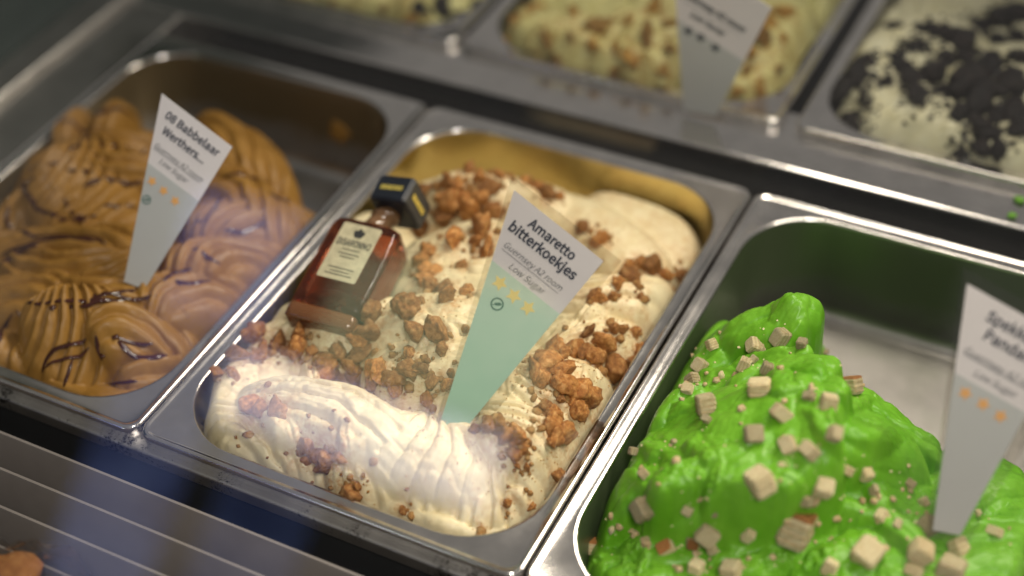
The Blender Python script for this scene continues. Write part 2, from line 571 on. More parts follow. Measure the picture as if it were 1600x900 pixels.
# ------------------------------------------------------------------ gelato height fields
class Field:
    def __init__(s, x0, x1, y0, y1, rad, dx=0.00068, zfloor=-0.074):
        s.x0, s.x1, s.y0, s.y1, s.rad, s.dx, s.zf = x0, x1, y0, y1, rad, dx, zfloor
        s.nx = int((x1 - x0) / dx) + 1
        s.ny = int((y1 - y0) / dx) + 1
        s.X, s.Y = np.meshgrid(x0 + np.arange(s.nx) * dx, y0 + np.arange(s.ny) * dx)
        s.Z = np.full(s.X.shape, -0.2)
        s.gain = 1.0
        s.fine = 0.0007
        s.lam = 1.0
        s.sharp = 0.75
        s.wx = 0.0035 * fbm(s.X * 26, s.Y * 26, 3, 3)
        s.wy = 0.0035 * fbm(s.X * 26, s.Y * 26, 91, 3)

    def add(s, h, k=0.0012):
        d = np.abs(s.Z - h)
        s.Z = np.maximum(s.Z, h) + np.where(d < k, (k - d) ** 2 / (4 * k), 0)

    def lobe(s, A, B, b, H=0.03, p=2.2, groove=None, ext=1.18, warp=1.0, k=0.0012, skew=0.0, world=False):
        """tongue of gelato with its crest running A -> B (px, py, z), half width b"""
        a3 = np.array(A[:3]) if world else at(*A); b3 = np.array(B[:3]) if world else at(*B)
        sd_ = int(abs(a3[0] * 4000 + a3[1] * 900)) + 7
        c = (a3 + b3) / 2
        d = b3[:2] - a3[:2]
        L = np.hypot(*d)
        u = d / L
        la = max(L / 2 * ext, 0.004) + b * 0.55
        dx = s.X + s.wx * warp - c[0]; dy = s.Y + s.wy * warp - c[1]
        U = dx * u[0] + dy * u[1]
        Vv = -dx * u[1] + dy * u[0] + skew * U * U
        r = ((np.abs(U) / la) ** 2.6 + (np.abs(Vv) / b) ** 2.2) ** (1 / 2.3)
        inside = r < 1
        rr_ = np.clip(r, 0, 1)
        h = c[2] + (b3[2] - a3[2]) * np.clip(U / L, -0.75, 0.75) - H * (1 - (1 - rr_ ** p) ** (1 / p))
        if groove:
            lam, amp = groove["lam"] * s.lam, groove["amp"] * s.gain
            cv = groove.get("curve", 0)
            if groove["dir"] == 'u':          # ridges run along the crest
                ph = Vv + cv * U * U
            elif groove["dir"] == 'v':        # ridges run across the crest
                ph = U + cv * Vv * Vv
            else:                             # fan of ridges about a hinge
                hu, hv = groove["hinge"]
                ph = np.arctan2(Vv - hv * b, U - hu * la) * groove.get("R", b) + cv * np.hypot(Vv - hv * b, U - hu * la) ** 2
            ph = ph + groove.get("wob", 0.0022) * fbm(s.X * 45, s.Y * 45, sd_ + 5, 2)
            mod = 0.75 + 0.5 * fbm(s.X * 30, s.Y * 30, sd_ + 9, 2)
            t = ph / lam
            t = t - np.floor(t)
            hg = h + amp * mod * (np.sin(math.pi * t ** 0.7) ** s.sharp - 0.72) * (1 - rr_ ** 7)
            hg = hg + s.fine * perlin(ph / 0.0021, U * 14, sd_ + 31) * (1 - rr_ ** 4)
            fresh = inside & (h > s.Z - 0.0006)          # a later fold lies over the earlier ones, valleys and all
            s.Z = np.where(fresh, hg, s.Z)
            return
        s.add(np.where(inside, h, -0.2), k)

    def flaps(s, count, seed, box, lrange, brange, lift, zmin=-0.03, lam=0.012, amp=0.0018, p=3.4):
        """thin turned-over tongues pulled up by the spatula"""
        r = np.random.default_rng(seed)
        for _ in range(count):
            x, y = r.uniform(box[0], box[1]), r.uniform(box[2], box[3])
            a = r.uniform(-2.6, 0.5)
            L = r.uniform(*lrange)
            x2, y2 = x + L * math.cos(a), y + L * math.sin(a)
            z1, z2 = s.h(x, y), s.h(x2, y2)
            if min(z1, z2) < zmin or abs(z1 - z2) > 0.035: continue
            up = r.uniform(*lift)
            s.lobe((x, y, z1 + 0.0005), (x2, y2, z2 + up), r.uniform(*brange), 0.024, p=p, ext=1.05, warp=1.4, k=0.0003,
                   groove=dict(dir='u', lam=lam, amp=amp, curve=r.uniform(-14, 14)), world=True)

    def folds(s, amp, fx, fy, seed, fade):
        """torn creamy folds: ridged noise with sharp valleys"""
        w1 = 0.012 * fbm(s.X * 16, s.Y * 16, seed + 3, 2); w2 = 0.012 * fbm(s.X * 16, s.Y * 16, seed + 8, 2)
        n = np.abs(fbm((s.X + w1) * fx, (s.Y + w2) * fy, seed, 3, 0.55))
        s.Z += amp * (np.clip(n * 2.6, 0, 1) ** 0.6 - 0.6) * np.clip((fade[0] - s.Y) / fade[1], 0, 1)

    def base(s, fn):
        s.add(fn(s.X, s.Y), 0.003)

    def finish(s, rough=0.0006, scale=150, edge=0.020, ew=0.013, seed=1):
        s.Z += rough * fbm(s.X * scale, s.Y * scale, seed, 4, 0.55)
        cx, cy = (s.x0 + s.x1) / 2, (s.y0 + s.y1) / 2
        qx = np.abs(s.X - cx) - (s.x1 - s.x0) / 2 + s.rad
        qy = np.abs(s.Y - cy) - (s.y1 - s.y0) / 2 + s.rad
        sd = np.minimum(np.maximum(qx, qy), 0) + np.hypot(np.maximum(qx, 0), np.maximum(qy, 0)) - s.rad
        s.sd = sd
        s.Z -= edge * np.clip(1 + sd / ew, 0, 1.4) ** 2
        for _ in range(2):                      # soften sheer drops so that walls do not fray
            g0, g1 = np.gradient(s.Z, s.dx)
            steep = np.clip((np.hypot(g0, g1) - 1.6) / 2.0, 0, 1)
            P = np.pad(s.Z, 1, mode='edge')
            B = sum(P[a:a + s.ny, b:b + s.nx] for a in range(3) for b in range(3)) / 9
            s.Z = s.Z * (1 - steep) + B * steep
        s.gy, s.gx = np.gradient(s.Z, s.dx)

    def h(s, x, y):
        i = int(np.clip(round((x - s.x0) / s.dx), 0, s.nx - 1)); j = int(np.clip(round((y - s.y0) / s.dx), 0, s.ny - 1))
        return s.Z[j, i]

    def normal(s, x, y, w=6):
        i = int(np.clip(round((x - s.x0) / s.dx), w, s.nx - 1 - w)); j = int(np.clip(round((y - s.y0) / s.dx), w, s.ny - 1 - w))
        gx = s.gx[j - w:j + w + 1, i - w:i + w + 1].mean(); gy = s.gy[j - w:j + w + 1, i - w:i + w + 1].mean()
        n = np.array([-np.clip(gx, -1.2, 1.2), -np.clip(gy, -1.2, 1.2), 1.0])
        return n / np.linalg.norm(n)

    def hit(s, px, py):
        d = ray(px, py); d = d / np.linalg.norm(d)
        t0 = (0.12 - CAM_C[2]) / d[2]; t1 = (-0.076 - CAM_C[2]) / d[2]
        t = np.linspace(t0, t1, 700)
        P = CAM_C[None] + t[:, None] * d[None]
        i = np.round((P[:, 0] - s.x0) / s.dx).astype(int); j = np.round((P[:, 1] - s.y0) / s.dx).astype(int)
        ok = (i >= 0) & (i < s.nx) & (j >= 0) & (j < s.ny)
        zz = np.full(len(t), -1.0)
        zz[ok] = s.Z[j[ok], i[ok]]
        k = np.nonzero(P[:, 2] <= zz)[0]
        return P[k[0]] if len(k) else None

    def mesh(s, name, dust=None):
        keep = (s.sd < 0.0004) & (s.Z > s.zf - 0.002)
        fk = keep[:-1, :-1] & keep[1:, :-1] & keep[:-1, 1:] & keep[1:, 1:]
        idx = np.arange(s.nx * s.ny).reshape(s.ny, s.nx)
        F = np.stack([idx[:-1, :-1][fk], idx[:-1, 1:][fk], idx[1:, 1:][fk], idx[1:, :-1][fk]], 1)
        used = np.zeros(s.nx * s.ny, bool); used[F.ravel()] = True
        re = np.cumsum(used) - 1
        V = np.stack([s.X.ravel(), s.Y.ravel(), s.Z.ravel()], 1)[used]
        me = mesh_fast(name, V, re[F])
        if dust is not None:
            at_ = me.attributes.new("dust", 'FLOAT', 'POINT')
            at_.data.foreach_set("value", dust.ravel()[used].astype(np.float32))
        return me


def pan_field(x0, x1, y0=0.0, y1=YB, ins=0.0115, dx=0.00068):
    return Field(x0 + ins + 0.0006, x1 - ins - 0.0006, y0 + 0.0131, y1 - 0.0131, 0.046, dx)


def dust_map(F, pts, seed, amount=1.0, spread=1.5):
    D = np.zeros(F.X.shape)
    for x, y, r in pts:
        d2 = ((F.X - x) ** 2 + (F.Y - y) ** 2) / (r * spread) ** 2
        D = np.maximum(D, np.exp(-d2))
    return np.clip(D * amount * (0.8 + 0.9 * fbm(F.X * 60, F.Y * 60, seed, 3)), 0, 1)


# ---- cream gelato (centre)
FC = pan_field(0.0, 0.25)
FC.gain = 1.15
FC.base(lambda X, Y: -0.018 - 0.19 * np.clip(Y - 0.20, 0, 1) + 0.004 * fbm(X * 22, Y * 22, 8, 2) + 0.012 * np.clip((0.06 - Y) / 0.04, 0, 1))
U = lambda lam, amp, curve=0, **k: dict(dir='u', lam=lam, amp=amp, curve=curve, **k)
Vd = lambda lam, amp, curve=0, **k: dict(dir='v', lam=lam, amp=amp, curve=curve, **k)
Fan = lambda lam, amp, hinge, R=0.03, curve=0, **k: dict(dir='fan', lam=lam, amp=amp, hinge=hinge, R=R, curve=curve, **k)
FC.lobe((960, 320, -.012), (1050, 380, -.018), 0.05, 0.02)
FC.lobe((870, 300, 0.0), (1000, 390, 0.004), 0.030, 0.03)
FC.lobe((640, 290, .012), (860, 290, .012), 0.030, 0.035)
FC.lobe((690, 270, .026), (820, 285, .020), 0.020, 0.03)
FC.lobe((560, 340, .012), (520, 420, .010), 0.045, 0.03)
FC.lobe((650, 390, .020), (780, 350, .026), 0.028, 0.03)
FC.lobe((640, 420, .016), (800, 430, .026), 0.030, 0.03)
FC.lobe((450, 480, .012), (560, 500, .018), 0.030, 0.03)
FC.lobe((560, 490, .018), (720, 470, .038), 0.030, 0.035)
FC.lobe((620, 540, .026), (800, 540, .030), 0.035, 0.035)
FC.lobe((400, 510, .004), (420, 560, .004), 0.03, 0.03)
FC.lobe((860, 450, .020), (1040, 440, .008), 0.026, 0.03, groove=Fan(.0090, .0048, (-1.1, -0.3), 0.05))
FC.lobe((880, 510, .016), (1010, 515, .002), 0.022, 0.03, groove=Fan(.0090, .0046, (-1.1, -0.3), 0.05))
FC.lobe((820, 570, .030), (950, 600, .010), 0.030, 0.034, groove=Fan(.0095, .0048, (-1.1, 0.2), 0.050))
FC.lobe((780, 640, .032), (900, 670, .012), 0.028, 0.034, groove=Fan(.0095, .0050, (-1.1, 0.3), 0.050))
FC.lobe((700, 600, .024), (800, 640, .024), 0.030, 0.035)
FC.lobe((330, 590, .004), (380, 560, .006), 0.022, 0.03, groove=U(.010, .0030, 4))
FC.lobe((400, 590, .016), (600, 640, .034), 0.026, 0.034, groove=U(.0115, .0042, 4))
FC.lobe((590, 650, .026), (745, 700, .020), 0.030, 0.036, groove=Fan(.0115, .0046, (-0.2, 1.3), 0.05, 3))
FC.lobe((318, 625, .002), (475, 720, .002), 0.032, 0.034, groove=U(.0092, .0058, 9))
FC.lobe((340, 650, -.004), (540, 755, -.006), 0.018, 0.03, groove=U(.0080, .0046, 5))
FC.lobe((560, 690, .016), (640, 790, -.010), 0.028, 0.034, groove=Fan(.0105, .0056, (-1.25, 0.0), 0.055, 4))
FC.lobe((660, 690, .019), (700, 815, -.010), 0.026, 0.036, groove=Fan(.0100, .0056, (-1.25, 0.0), 0.055, 4))
FC.lobe((745, 700, .018), (785, 820, -.010), 0.032, 0.034, groove=Fan(.0095, .0058, (-1.25, 0.0), 0.06, 4))
FC.lobe((820, 720, .010), (870, 770, -.006), 0.022, 0.03, groove=U(.0095, .0044, 6))
FC.flaps(34, 606, (0.03, 0.225, 0.04, 0.21), (0.014, 0.034), (0.008, 0.016), (0.002, 0.006), lam=0.0085, amp=0.0024, p=2.6)
FC.folds(0.0016, 30, 52, 9, (0.215, 0.03))
FC.finish(0.0007, 120, seed=5)

# ---- caramel gelato (left)
FL = pan_field(-0.25, 0.0)
FL.gain = 1.15
FL.lam = 1.12
FL.sharp = 1.15
FL.base(lambda X, Y: np.where(Y < 0.225 + 0.02 * fbm(X * 18, Y * 0 + 1, 4, 2), -0.022 + 0.004 * fbm(X * 22, Y * 22, 28, 2) + 0.014 * np.clip((0.06 - Y) / 0.04, 0, 1), -0.2))
FL.lobe((85, 200, .012), (110, 150, .016), 0.016, 0.04, groove=U(.012, .003, 3))
FL.lobe((150, 190, .012), (185, 150, .016), 0.016, 0.04, groove=U(.012, .003, 3))
FL.lobe((60, 240, .010), (215, 195, .020), 0.022, 0.035, groove=U(.013, .0040, 5))
FL.lobe((10, 275, -.004), (130, 205, .014), 0.020, 0.03, groove=U(.012, .0036, 4))
FL.lobe((0, 345, .000), (40, 290, .010), 0.022, 0.03, groove=U(.012, .0036, 6))
FL.lobe((130, 240, .030), (235, 250, .026), 0.020, 0.03, groove=U(.011, .0050, -9))
FL.lobe((118, 222, .032), (140, 335, .018), 0.044, 0.035, groove=Fan(.0092, .0062, (-1.25, -0.1), 0.060, 6))
FL.lobe((-40, 370, .008), (215, 352, .024), 0.022, 0.032, groove=U(.013, .0052, 6))
FL.lobe((-20, 400, .010), (200, 395, .024), 0.022, 0.032, groove=U(.0105, .0058, -9))
FL.lobe((-40, 450, .008), (100, 430, .018), 0.024, 0.03, groove=U(.010, .0050, 12))
FL.lobe((60, 440, .014), (205, 440, .022), 0.020, 0.03, groove=U(.012, .0046, -6))
FL.lobe((320, 165, .016), (390, 240, .020), 0.022, 0.035, groove=U(.012, .0040, 8))
FL.lobe((370, 190, .012), (430, 270, .010), 0.020, 0.035, groove=U(.012, .0046, 10))
FL.lobe((300, 240, .020), (420, 320, .014), 0.026, 0.035, groove=U(.0125, .0058, 14))
FL.lobe((320, 320, .022), (470, 320, -.002), 0.026, 0.035, groove=U(.0115, .0060, 16))
FL.lobe((290, 380, .024), (430, 380, -.002), 0.024, 0.034, groove=U(.0115, .0060, 18))
FL.lobe((220, 440, .022), (380, 430, -.002), 0.026, 0.034, groove=U(.0110, .0060, 16))
FL.lobe((-10, 530, .004), (40, 545, -.002), 0.026, 0.03, groove=Vd(.012, .0046, 8))
FL.lobe((105, 468, .026), (120, 600, -.010), 0.040, 0.034, groove=Fan(.0105, .0064, (-1.25, 0.0), 0.065, 5))
FL.lobe((175, 470, .024), (290, 540, -.008), 0.030, 0.034, groove=U(.0115, .0068, 16))
FL.lobe((200, 560, .002), (270, 545, -.006), 0.020, 0.03, groove=U(.011, .0056, -10))
FL.folds(0.0008, 30, 40, 19, (0.25, 0.03))
FL.finish(0.00035, 120, edge=0.011, ew=0.010, seed=15)

# ---- green gelato (right)
FG = pan_field(0.25, 0.5)
FG.gain = 1.0
FG.wx = FG.wx + 0.0022 * fbm(FG.X * 80, FG.Y * 80, 301, 3)
FG.wy = FG.wy + 0.0022 * fbm(FG.X * 80, FG.Y * 80, 302, 3)
FG.base(lambda X, Y: np.where(Y < 0.175 + 0.25 * np.clip(X - 0.40, 0, 1) + 0.02 * fbm(X * 20, Y * 0 + 3, 44, 2) - 0.10 * np.clip(X - 0.32, 0, 0.08), -0.016 + 0.006 * fbm(X * 26, Y * 26, 45, 3), -0.2))
FG.lobe((1040, 620, .000), (1125, 500, .004), 0.030, 0.045, p=2.6, k=.0006)
FG.lobe((1090, 570, .008), (1205, 485, .026), 0.026, 0.050, p=2.4, groove=U(.026, .0030, 4), k=.0006)
FG.lobe((1185, 560, .018), (1240, 466, .048), 0.017, 0.055, p=3.4, k=.0004, groove=U(.015, .0024, 5))
FG.lobe((1130, 540, -.010), (1255, 500, -.022), 0.026, 0.05)
FG.lobe((1150, 510, .026), (1262, 468, .044), 0.018, 0.05, p=3.8, k=.0004, groove=U(.016, .0028, 7))
FG.lobe((1215, 470, .042), (1262, 462, .047), 0.009, 0.05, p=4.0, k=.0003)
FG.lobe((1180, 600, .034), (1275, 560, .038), 0.022, 0.045, p=3.0, k=.0005, groove=U(.020, .0024, 5))
FG.lobe((1060, 690, .026), (1240, 640, .056), 0.050, 0.06, p=3.6, k=.0004, groove=Fan(.050, .0030, (0.6, 1.2), 0.06))
FG.lobe((1225, 620, .046), (1400, 690, .026), 0.032, 0.055, p=3.4, k=.0004, groove=U(.022, .0036, -6))
FG.lobe((1320, 610, .028), (1430, 680, .008), 0.026, 0.05, p=2.8, k=.0005, groove=U(.020, .003, -6))
FG.lobe((960, 740, -.006), (990, 700, -.004), 0.018, 0.04, p=2.4, k=.0006)
FG.lobe((950, 800, -.008), (1040, 780, -.002), 0.022, 0.035, k=.0005, groove=U(.016, .0040, 4))
FG.lobe((1000, 850, -.004), (1110, 840, .000), 0.024, 0.035, k=.0005, groove=U(.018, .0040, 4))
FG.lobe((1110, 880, .000), (1260, 830, .006), 0.024, 0.035, k=.0005, groove=U(.018, .0042, -5))
FG.lobe((1230, 790, .008), (1440, 750, .008), 0.024, 0.035, k=.0005, groove=U(.018, .0036, 5))
FG.lobe((1270, 880, .008), (1480, 820, .006), 0.028, 0.035, k=.0005, groove=U(.020, .0036, 5))
FG.lobe((950, 890, -.008), (1200, 930, .002), 0.036, 0.035, k=.0005, groove=U(.020, .004, 5))
FG.lobe((1480, 760, -.006), (1560, 720, -.008), 0.04, 0.045, groove=U(.020, .003, 5))
FG.lobe((1400, 930, .008), (1640, 860, .004), 0.05, 0.035, groove=U(.020, .004, 5))
FG.lobe((1035, 650, .018), (1095, 600, .024), 0.014, 0.03, p=3.4, k=.0003, groove=U(.012, .0022, 8))
FG.lobe((1270, 650, .050), (1345, 690, .040), 0.013, 0.03, p=3.6, k=.0003, groove=U(.012, .0022, -8))
FG.lobe((1110, 735, .040), (1230, 735, .050), 0.013, 0.03, p=3.6, k=.0003, groove=U(.011, .0022, 8))
FG.lobe((1060, 720, .026), (1130, 690, .040), 0.016, 0.03, p=3.4, k=.0003, groove=U(.012, .0024, -8))
FG.lobe((1150, 600, .030), (1205, 570, .036), 0.011, 0.03, p=3.6, k=.0003, groove=U(.010, .002, 8))
FG.lobe((1345, 640, .030), (1420, 700, .018), 0.013, 0.03, p=3.4, k=.0003, groove=U(.012, .0026, 8))
FG.lobe((1130, 800, .006), (1230, 770, .014), 0.014, 0.03, p=3.2, k=.0003, groove=U(.012, .0026, 8))
FG.lobe((1300, 770, .014), (1400, 790, .012), 0.014, 0.03, p=3.2, k=.0003, groove=U(.012, .0026, -8))
FG.flaps(46, 505, (0.27, 0.47, 0.02, 0.20), (0.016, 0.042), (0.009, 0.019), (0.003, 0.009))
FG.folds(0.0012, 20, 26, 29, (0.30, 0.03))
tear = np.clip(fbm(FG.X * 34, FG.Y * 34, 63, 3) * 2.4 - 0.05, 0, 1) * np.clip(1.35 - (FG.Y / 0.085), 0.10, 1)
FG.Z += tear * 0.0115 * fbm(FG.X * 150, FG.Y * 150, 71, 4, 0.6)
FG.finish(0.0006, 90, edge=0.024, seed=25)

# ---- back row
BX = dict(y0=BY0, y1=BY1, dx=0.0011)
FB1 = pan_field(-0.286, -0.0215, **BX)
FB2 = pan_field(-0.0185, 0.2405, **BX)
FB3 = pan_field(0.249, 0.51, **BX)
for F, sd in ((FB1, 1), (FB2, 2), (FB3, 3)):
    F.base(lambda X, Y: 0.002 + 0.016 * fbm(X * 15, Y * 15, 60 + sd, 3) + 0.016 * np.abs(fbm(X * 30, Y * 30, 70 + sd, 2)) ** 0.8 - 0.03 * np.clip((0.46 - Y) / 0.02, 0, 1) ** 2)
FB2.lobe((800, 60, .020), (900, 30, .024), 0.040, 0.03, groove=U(.018, .007, 6))
FB2.lobe((900, 90, .016), (1030, 60, .022), 0.040, 0.03, groove=Vd(.018, .007, 6))
FB2.lobe((1000, 20, .03), (1230, 20, .03), 0.05, 0.03, groove=U(.020, .007, 6))
FB2.lobe((1150, 120, .010), (1200, 90, .016), 0.030, 0.03)
FB3.lobe((1370, 180, .010), (1440, 140, .026), 0.035, 0.035, groove=U(.011, .0045, 4))
FB3.lobe((1430, 200, .010), (1480, 160, .024), 0.030, 0.035, groove=U(.010, .0040, -4))
FB3.lobe((1370, 90, .026), (1480, 30, .030), 0.045, 0.03)
FB3.lobe((1530, 240, .008), (1600, 200, .020), 0.035, 0.03)
FB3.lobe((1520, 110, .026), (1620, 90, .03), 0.05, 0.03)
for F in (FB1, FB2, FB3):
    F.finish(0.0012, 110, seed=35)

# ------------------------------------------------------------------ crumbs and cubes
from mathutils.noise import noise as mnoise, cell as mcell


def chunk_mesh(name, seed, m, sub=3, lump=0.30, squash=(1, 1, 0.85), jag=0.10, cuts=0):
    bm = bmesh.new()
    bmesh.ops.create_icosphere(bm, subdivisions=sub, radius=1.0)
    r = random.Random(seed)
    off = Vector((r.uniform(-50, 50), r.uniform(-50, 50), r.uniform(-50, 50)))
    knobs = [Vector((r.gauss(0, 1), r.gauss(0, 1), r.gauss(0, 1))).normalized() for _ in range(9)]
    kr = [r.uniform(0.35, 0.75) for _ in knobs]
    for v in bm.verts:
        d = v.co.normalized()
        f = 0.78 + lump * mnoise(d * 1.3 + off) + 0.20 * mnoise(d * 3.1 + off) + jag * mnoise(d * 7 + off)
        k = max(((1 - (d - q).length / w) for q, w in zip(knobs, kr)), default=0)
        f += 0.26 * max(0, k) ** 0.6
        v.co = Vector((d.x * squash[0], d.y * squash[1], d.z * squash[2])) * f
    for _ in range(cuts):                       # flat fracture faces
        q = Vector((r.gauss(0, 1), r.gauss(0, 1), r.gauss(0, 1))).normalized()
        lim = r.uniform(0.42, 0.72)
        for v in bm.verts:
            t = v.co.dot(q)
            if t > lim:
                v.co -= q * (t - lim) * 0.93
    me = bpy.data.meshes.new(name)
    bm.to_mesh(me)
    bm.free()
    me.materials.append(m)
    me.polygons.foreach_set("use_smooth", [True] * len(me.polygons))
    return me


PXM = CAM_F / 0.90          # photo pixels per metre near the pans


def place(name, me, P, n, size, sink, label, cat, group, rnd, tilt=None):
    o = bpy.data.objects.new(name, me)
    COL.objects.link(o)
    o.location = Vector(P) + Vector(n) * (size * sink)
    if tilt is None:
        o.rotation_euler = (rnd.uniform(0, 6.28), rnd.uniform(0, 6.28), rnd.uniform(0, 6.28))
    else:
        q = Vector((0, 0, 1)).rotation_difference(Vector(n)) @ Euler((rnd.gauss(0, tilt), rnd.gauss(0, tilt), rnd.uniform(0, 6.28))).to_quaternion()
        o.rotation_euler = q.to_euler()
    s = rnd.uniform(0.92, 1.08)
    o.scale = (size * s, size * rnd.uniform(0.78, 1.12), size * rnd.uniform(0.74, 1.08))
    return tag(o, label, cat, group)


AM = [chunk_mesh("amaretti_chunk", 20 + i, M["amaretti"], 3, 0.36, ((1.25, 1, 0.7), (1, 1, 0.85), (1.1, 0.8, 0.9))[i % 3], 0.13, (4, 2, 5)[i % 3]) for i in range(12)]
ROUND = chunk_mesh("amaretti_chunk", 99, M["amaretti"], 4, 0.10, (1, 1, 0.95), 0.05)

crumbs = {
 "by the pan's left edge": [(400,479,20),(381,489,16),(370,503,13),(405,513,19),(349,521,15),(368,528,15),(345,533,14),(371,552,18),(410,547,15),(363,577,12),(315,606,17),(307,620,12),(344,580,11),(330,560,12),(437,525,20)],
 "in front of the bottle": [(471,516,16),(471,538,20),(452,547,14),(513,552,22),(532,543,17),(486,548,14),(505,582,15),(581,513,21),(559,520,18),(564,540,19),(544,560,17),(584,486,21),(430,540,12),(520,575,12),(497,563,12)],
 "left of the name card": [(682,508,24),(653,513,18),(697,459,20),(675,445,16),(729,455,13),(641,569,20),(616,584,21),(621,600,17),(594,572,19),(675,591,15),(670,621,13),(658,570,14),(603,584,17),(559,577,17),(640,548,12),(700,600,12),(585,595,12),(690,540,13)],
 "between the bottle and the name card": [(670,390,16),(710,368,18),(753,353,21),(760,383,18),(673,420,18),(693,447,15),(667,433,14),(657,405,13),(745,372,14),(660,350,14),(722,412,11)],
 "heaped behind the bottle cap": [(703,303,21),(733,310,22),(763,287,18),(770,320,18),(727,325,16),(693,327,19),(667,293,15),(753,250,15),(780,270,14),(733,260,16),(715,285,17),(748,275,16),(752,300,17),(700,280,14),(790,255,10)],
 "behind the bottle": [(557,320,22),(545,335,18),(540,312,14)],
 "right of the name card's top": [(940,368,17),(910,353,12),(838,287,17),(856,298,14),(930,378,11),(820,280,11),(872,305,9)],
 "on the ridge by the pan's right edge": [(979,431,18),(982,410,14),(997,407,13),(1018,410,18),(1039,422,14),(1057,425,13),(1081,425,16),(931,461,14),(958,461,12),(943,464,10),(1000,461,7),(990,517,11),(959,511,13),(972,513,10),(919,514,11),(1070,432,11),(965,440,12)],
 "between the two right lobes": [(866,536,20),(897,539,18),(913,547,15),(944,533,18),(928,553,14),(959,564,20),(972,577,16),(853,567,23),(835,577,17),(878,573,19),(934,570,8),(880,552,14),(997,545,15),(984,561,13)],
 "on the nearest right lobe": [(885,595,19),(906,601,17),(919,611,17),(900,636,13),(853,636,20),(857,658,19),(878,670,17),(863,679,15),(875,617,9),(868,590,14),(845,590,14),(895,620,12),(862,645,14)],
 "under the tip of the name card": [(782,661,17),(807,673,21),(819,684,13),(766,658,13),(807,704,14),(807,723,8),(869,739,11),(822,726,7),(792,676,14),(745,668,10),(815,695,10)],
 "along the pan's front edge": [(400,624,16),(413,631,15),(435,637,17),(480,688,16),(501,704,14),(517,709,14),(533,709,12),(512,721,13),(547,763,17),(555,771,13),(507,581,12),(630,794,8),(794,783,7),(753,825,5),(830,789,6),(480,715,9),(560,755,10)],
}
ORD = ["", "second ", "third ", "fourth ", "fifth ", "sixth ", "seventh ", "eighth ", "ninth ", "tenth "]


def rank_label(what, lst, me_, where):
    """say which one of a cluster: size first, then its order along the cluster"""
    order = sorted(lst)
    i = order.index(me_)
    rs = sorted(q[1] for q in lst)
    size = "large " if me_[1] >= rs[-max(1, len(rs) // 4)] else ("small " if me_[1] <= rs[len(rs) // 4] else "")
    j = len(order) - 1 - i
    side = ("leftmost" if i == 0 else ORD[i] + "from left") if i <= j else ("rightmost" if j == 0 else ORD[j] + "from right")
    return size + what + ", " + side + " of those " + where


rnd = random.Random(5)
cream_pts = []
GRP = "amaretti crumbs on the cream ice cream"
hero = tag(bpy.data.objects.new("amaretti_crumb", ROUND), "large round sugar-crusted amaretti crumb on the cream just right of the bottle's foot", "biscuit crumb", GRP)
COL.objects.link(hero)
P = FC.hit(639, 484); n = FC.normal(P[0], P[1])
hero.location = Vector(P) + Vector(n) * 0.0035
hero.scale = (0.0100, 0.0098, 0.0092)
hero.rotation_euler = (0.3, 0.2, 1.0)
cream_pts.append((P[0], P[1], 0.010))
for where, lst in crumbs.items():
    for px, py, r in lst:
        lab = rank_label("amaretti crumb", [(q[0], q[2]) for q in lst], (px, r), where)
        P = FC.hit(px, py + r * 0.45)
        if P is None: continue
        size = r / PXM * rnd.uniform(1.10, 1.38)
        n = FC.normal(P[0], P[1])
        place("amaretti_crumb", AM[rnd.randrange(12)], P, n, size, 0.30, lab, "biscuit crumb", GRP, rnd)
        cream_pts.append((P[0], P[1], size))
cd = dust_map(FC, cream_pts, 51, 1.0, 1.6)
lowglaze = np.clip((FC.Y - 0.235) / 0.03, 0, 1) * np.clip(0.30 + 0.5 * fbm(FC.X * 25, FC.Y * 25, 17, 3), 0, 0.5)
right_dust = np.clip((FC.X - 0.155) / 0.05, 0, 1) * np.clip(0.15 + 0.7 * fbm(FC.X * 50, FC.Y * 50, 18, 3), 0, 0.6)
g = link("cream_gelato", FC.mesh("cream_gelato", np.clip(np.maximum(np.maximum(cd * 0.85, lowglaze), right_dust), 0, 1)), None, M["cream"])
tag(g, "cream coloured ice cream in folded ridges strewn with amaretti crumbs", "ice cream", "ice creams in the front pans")


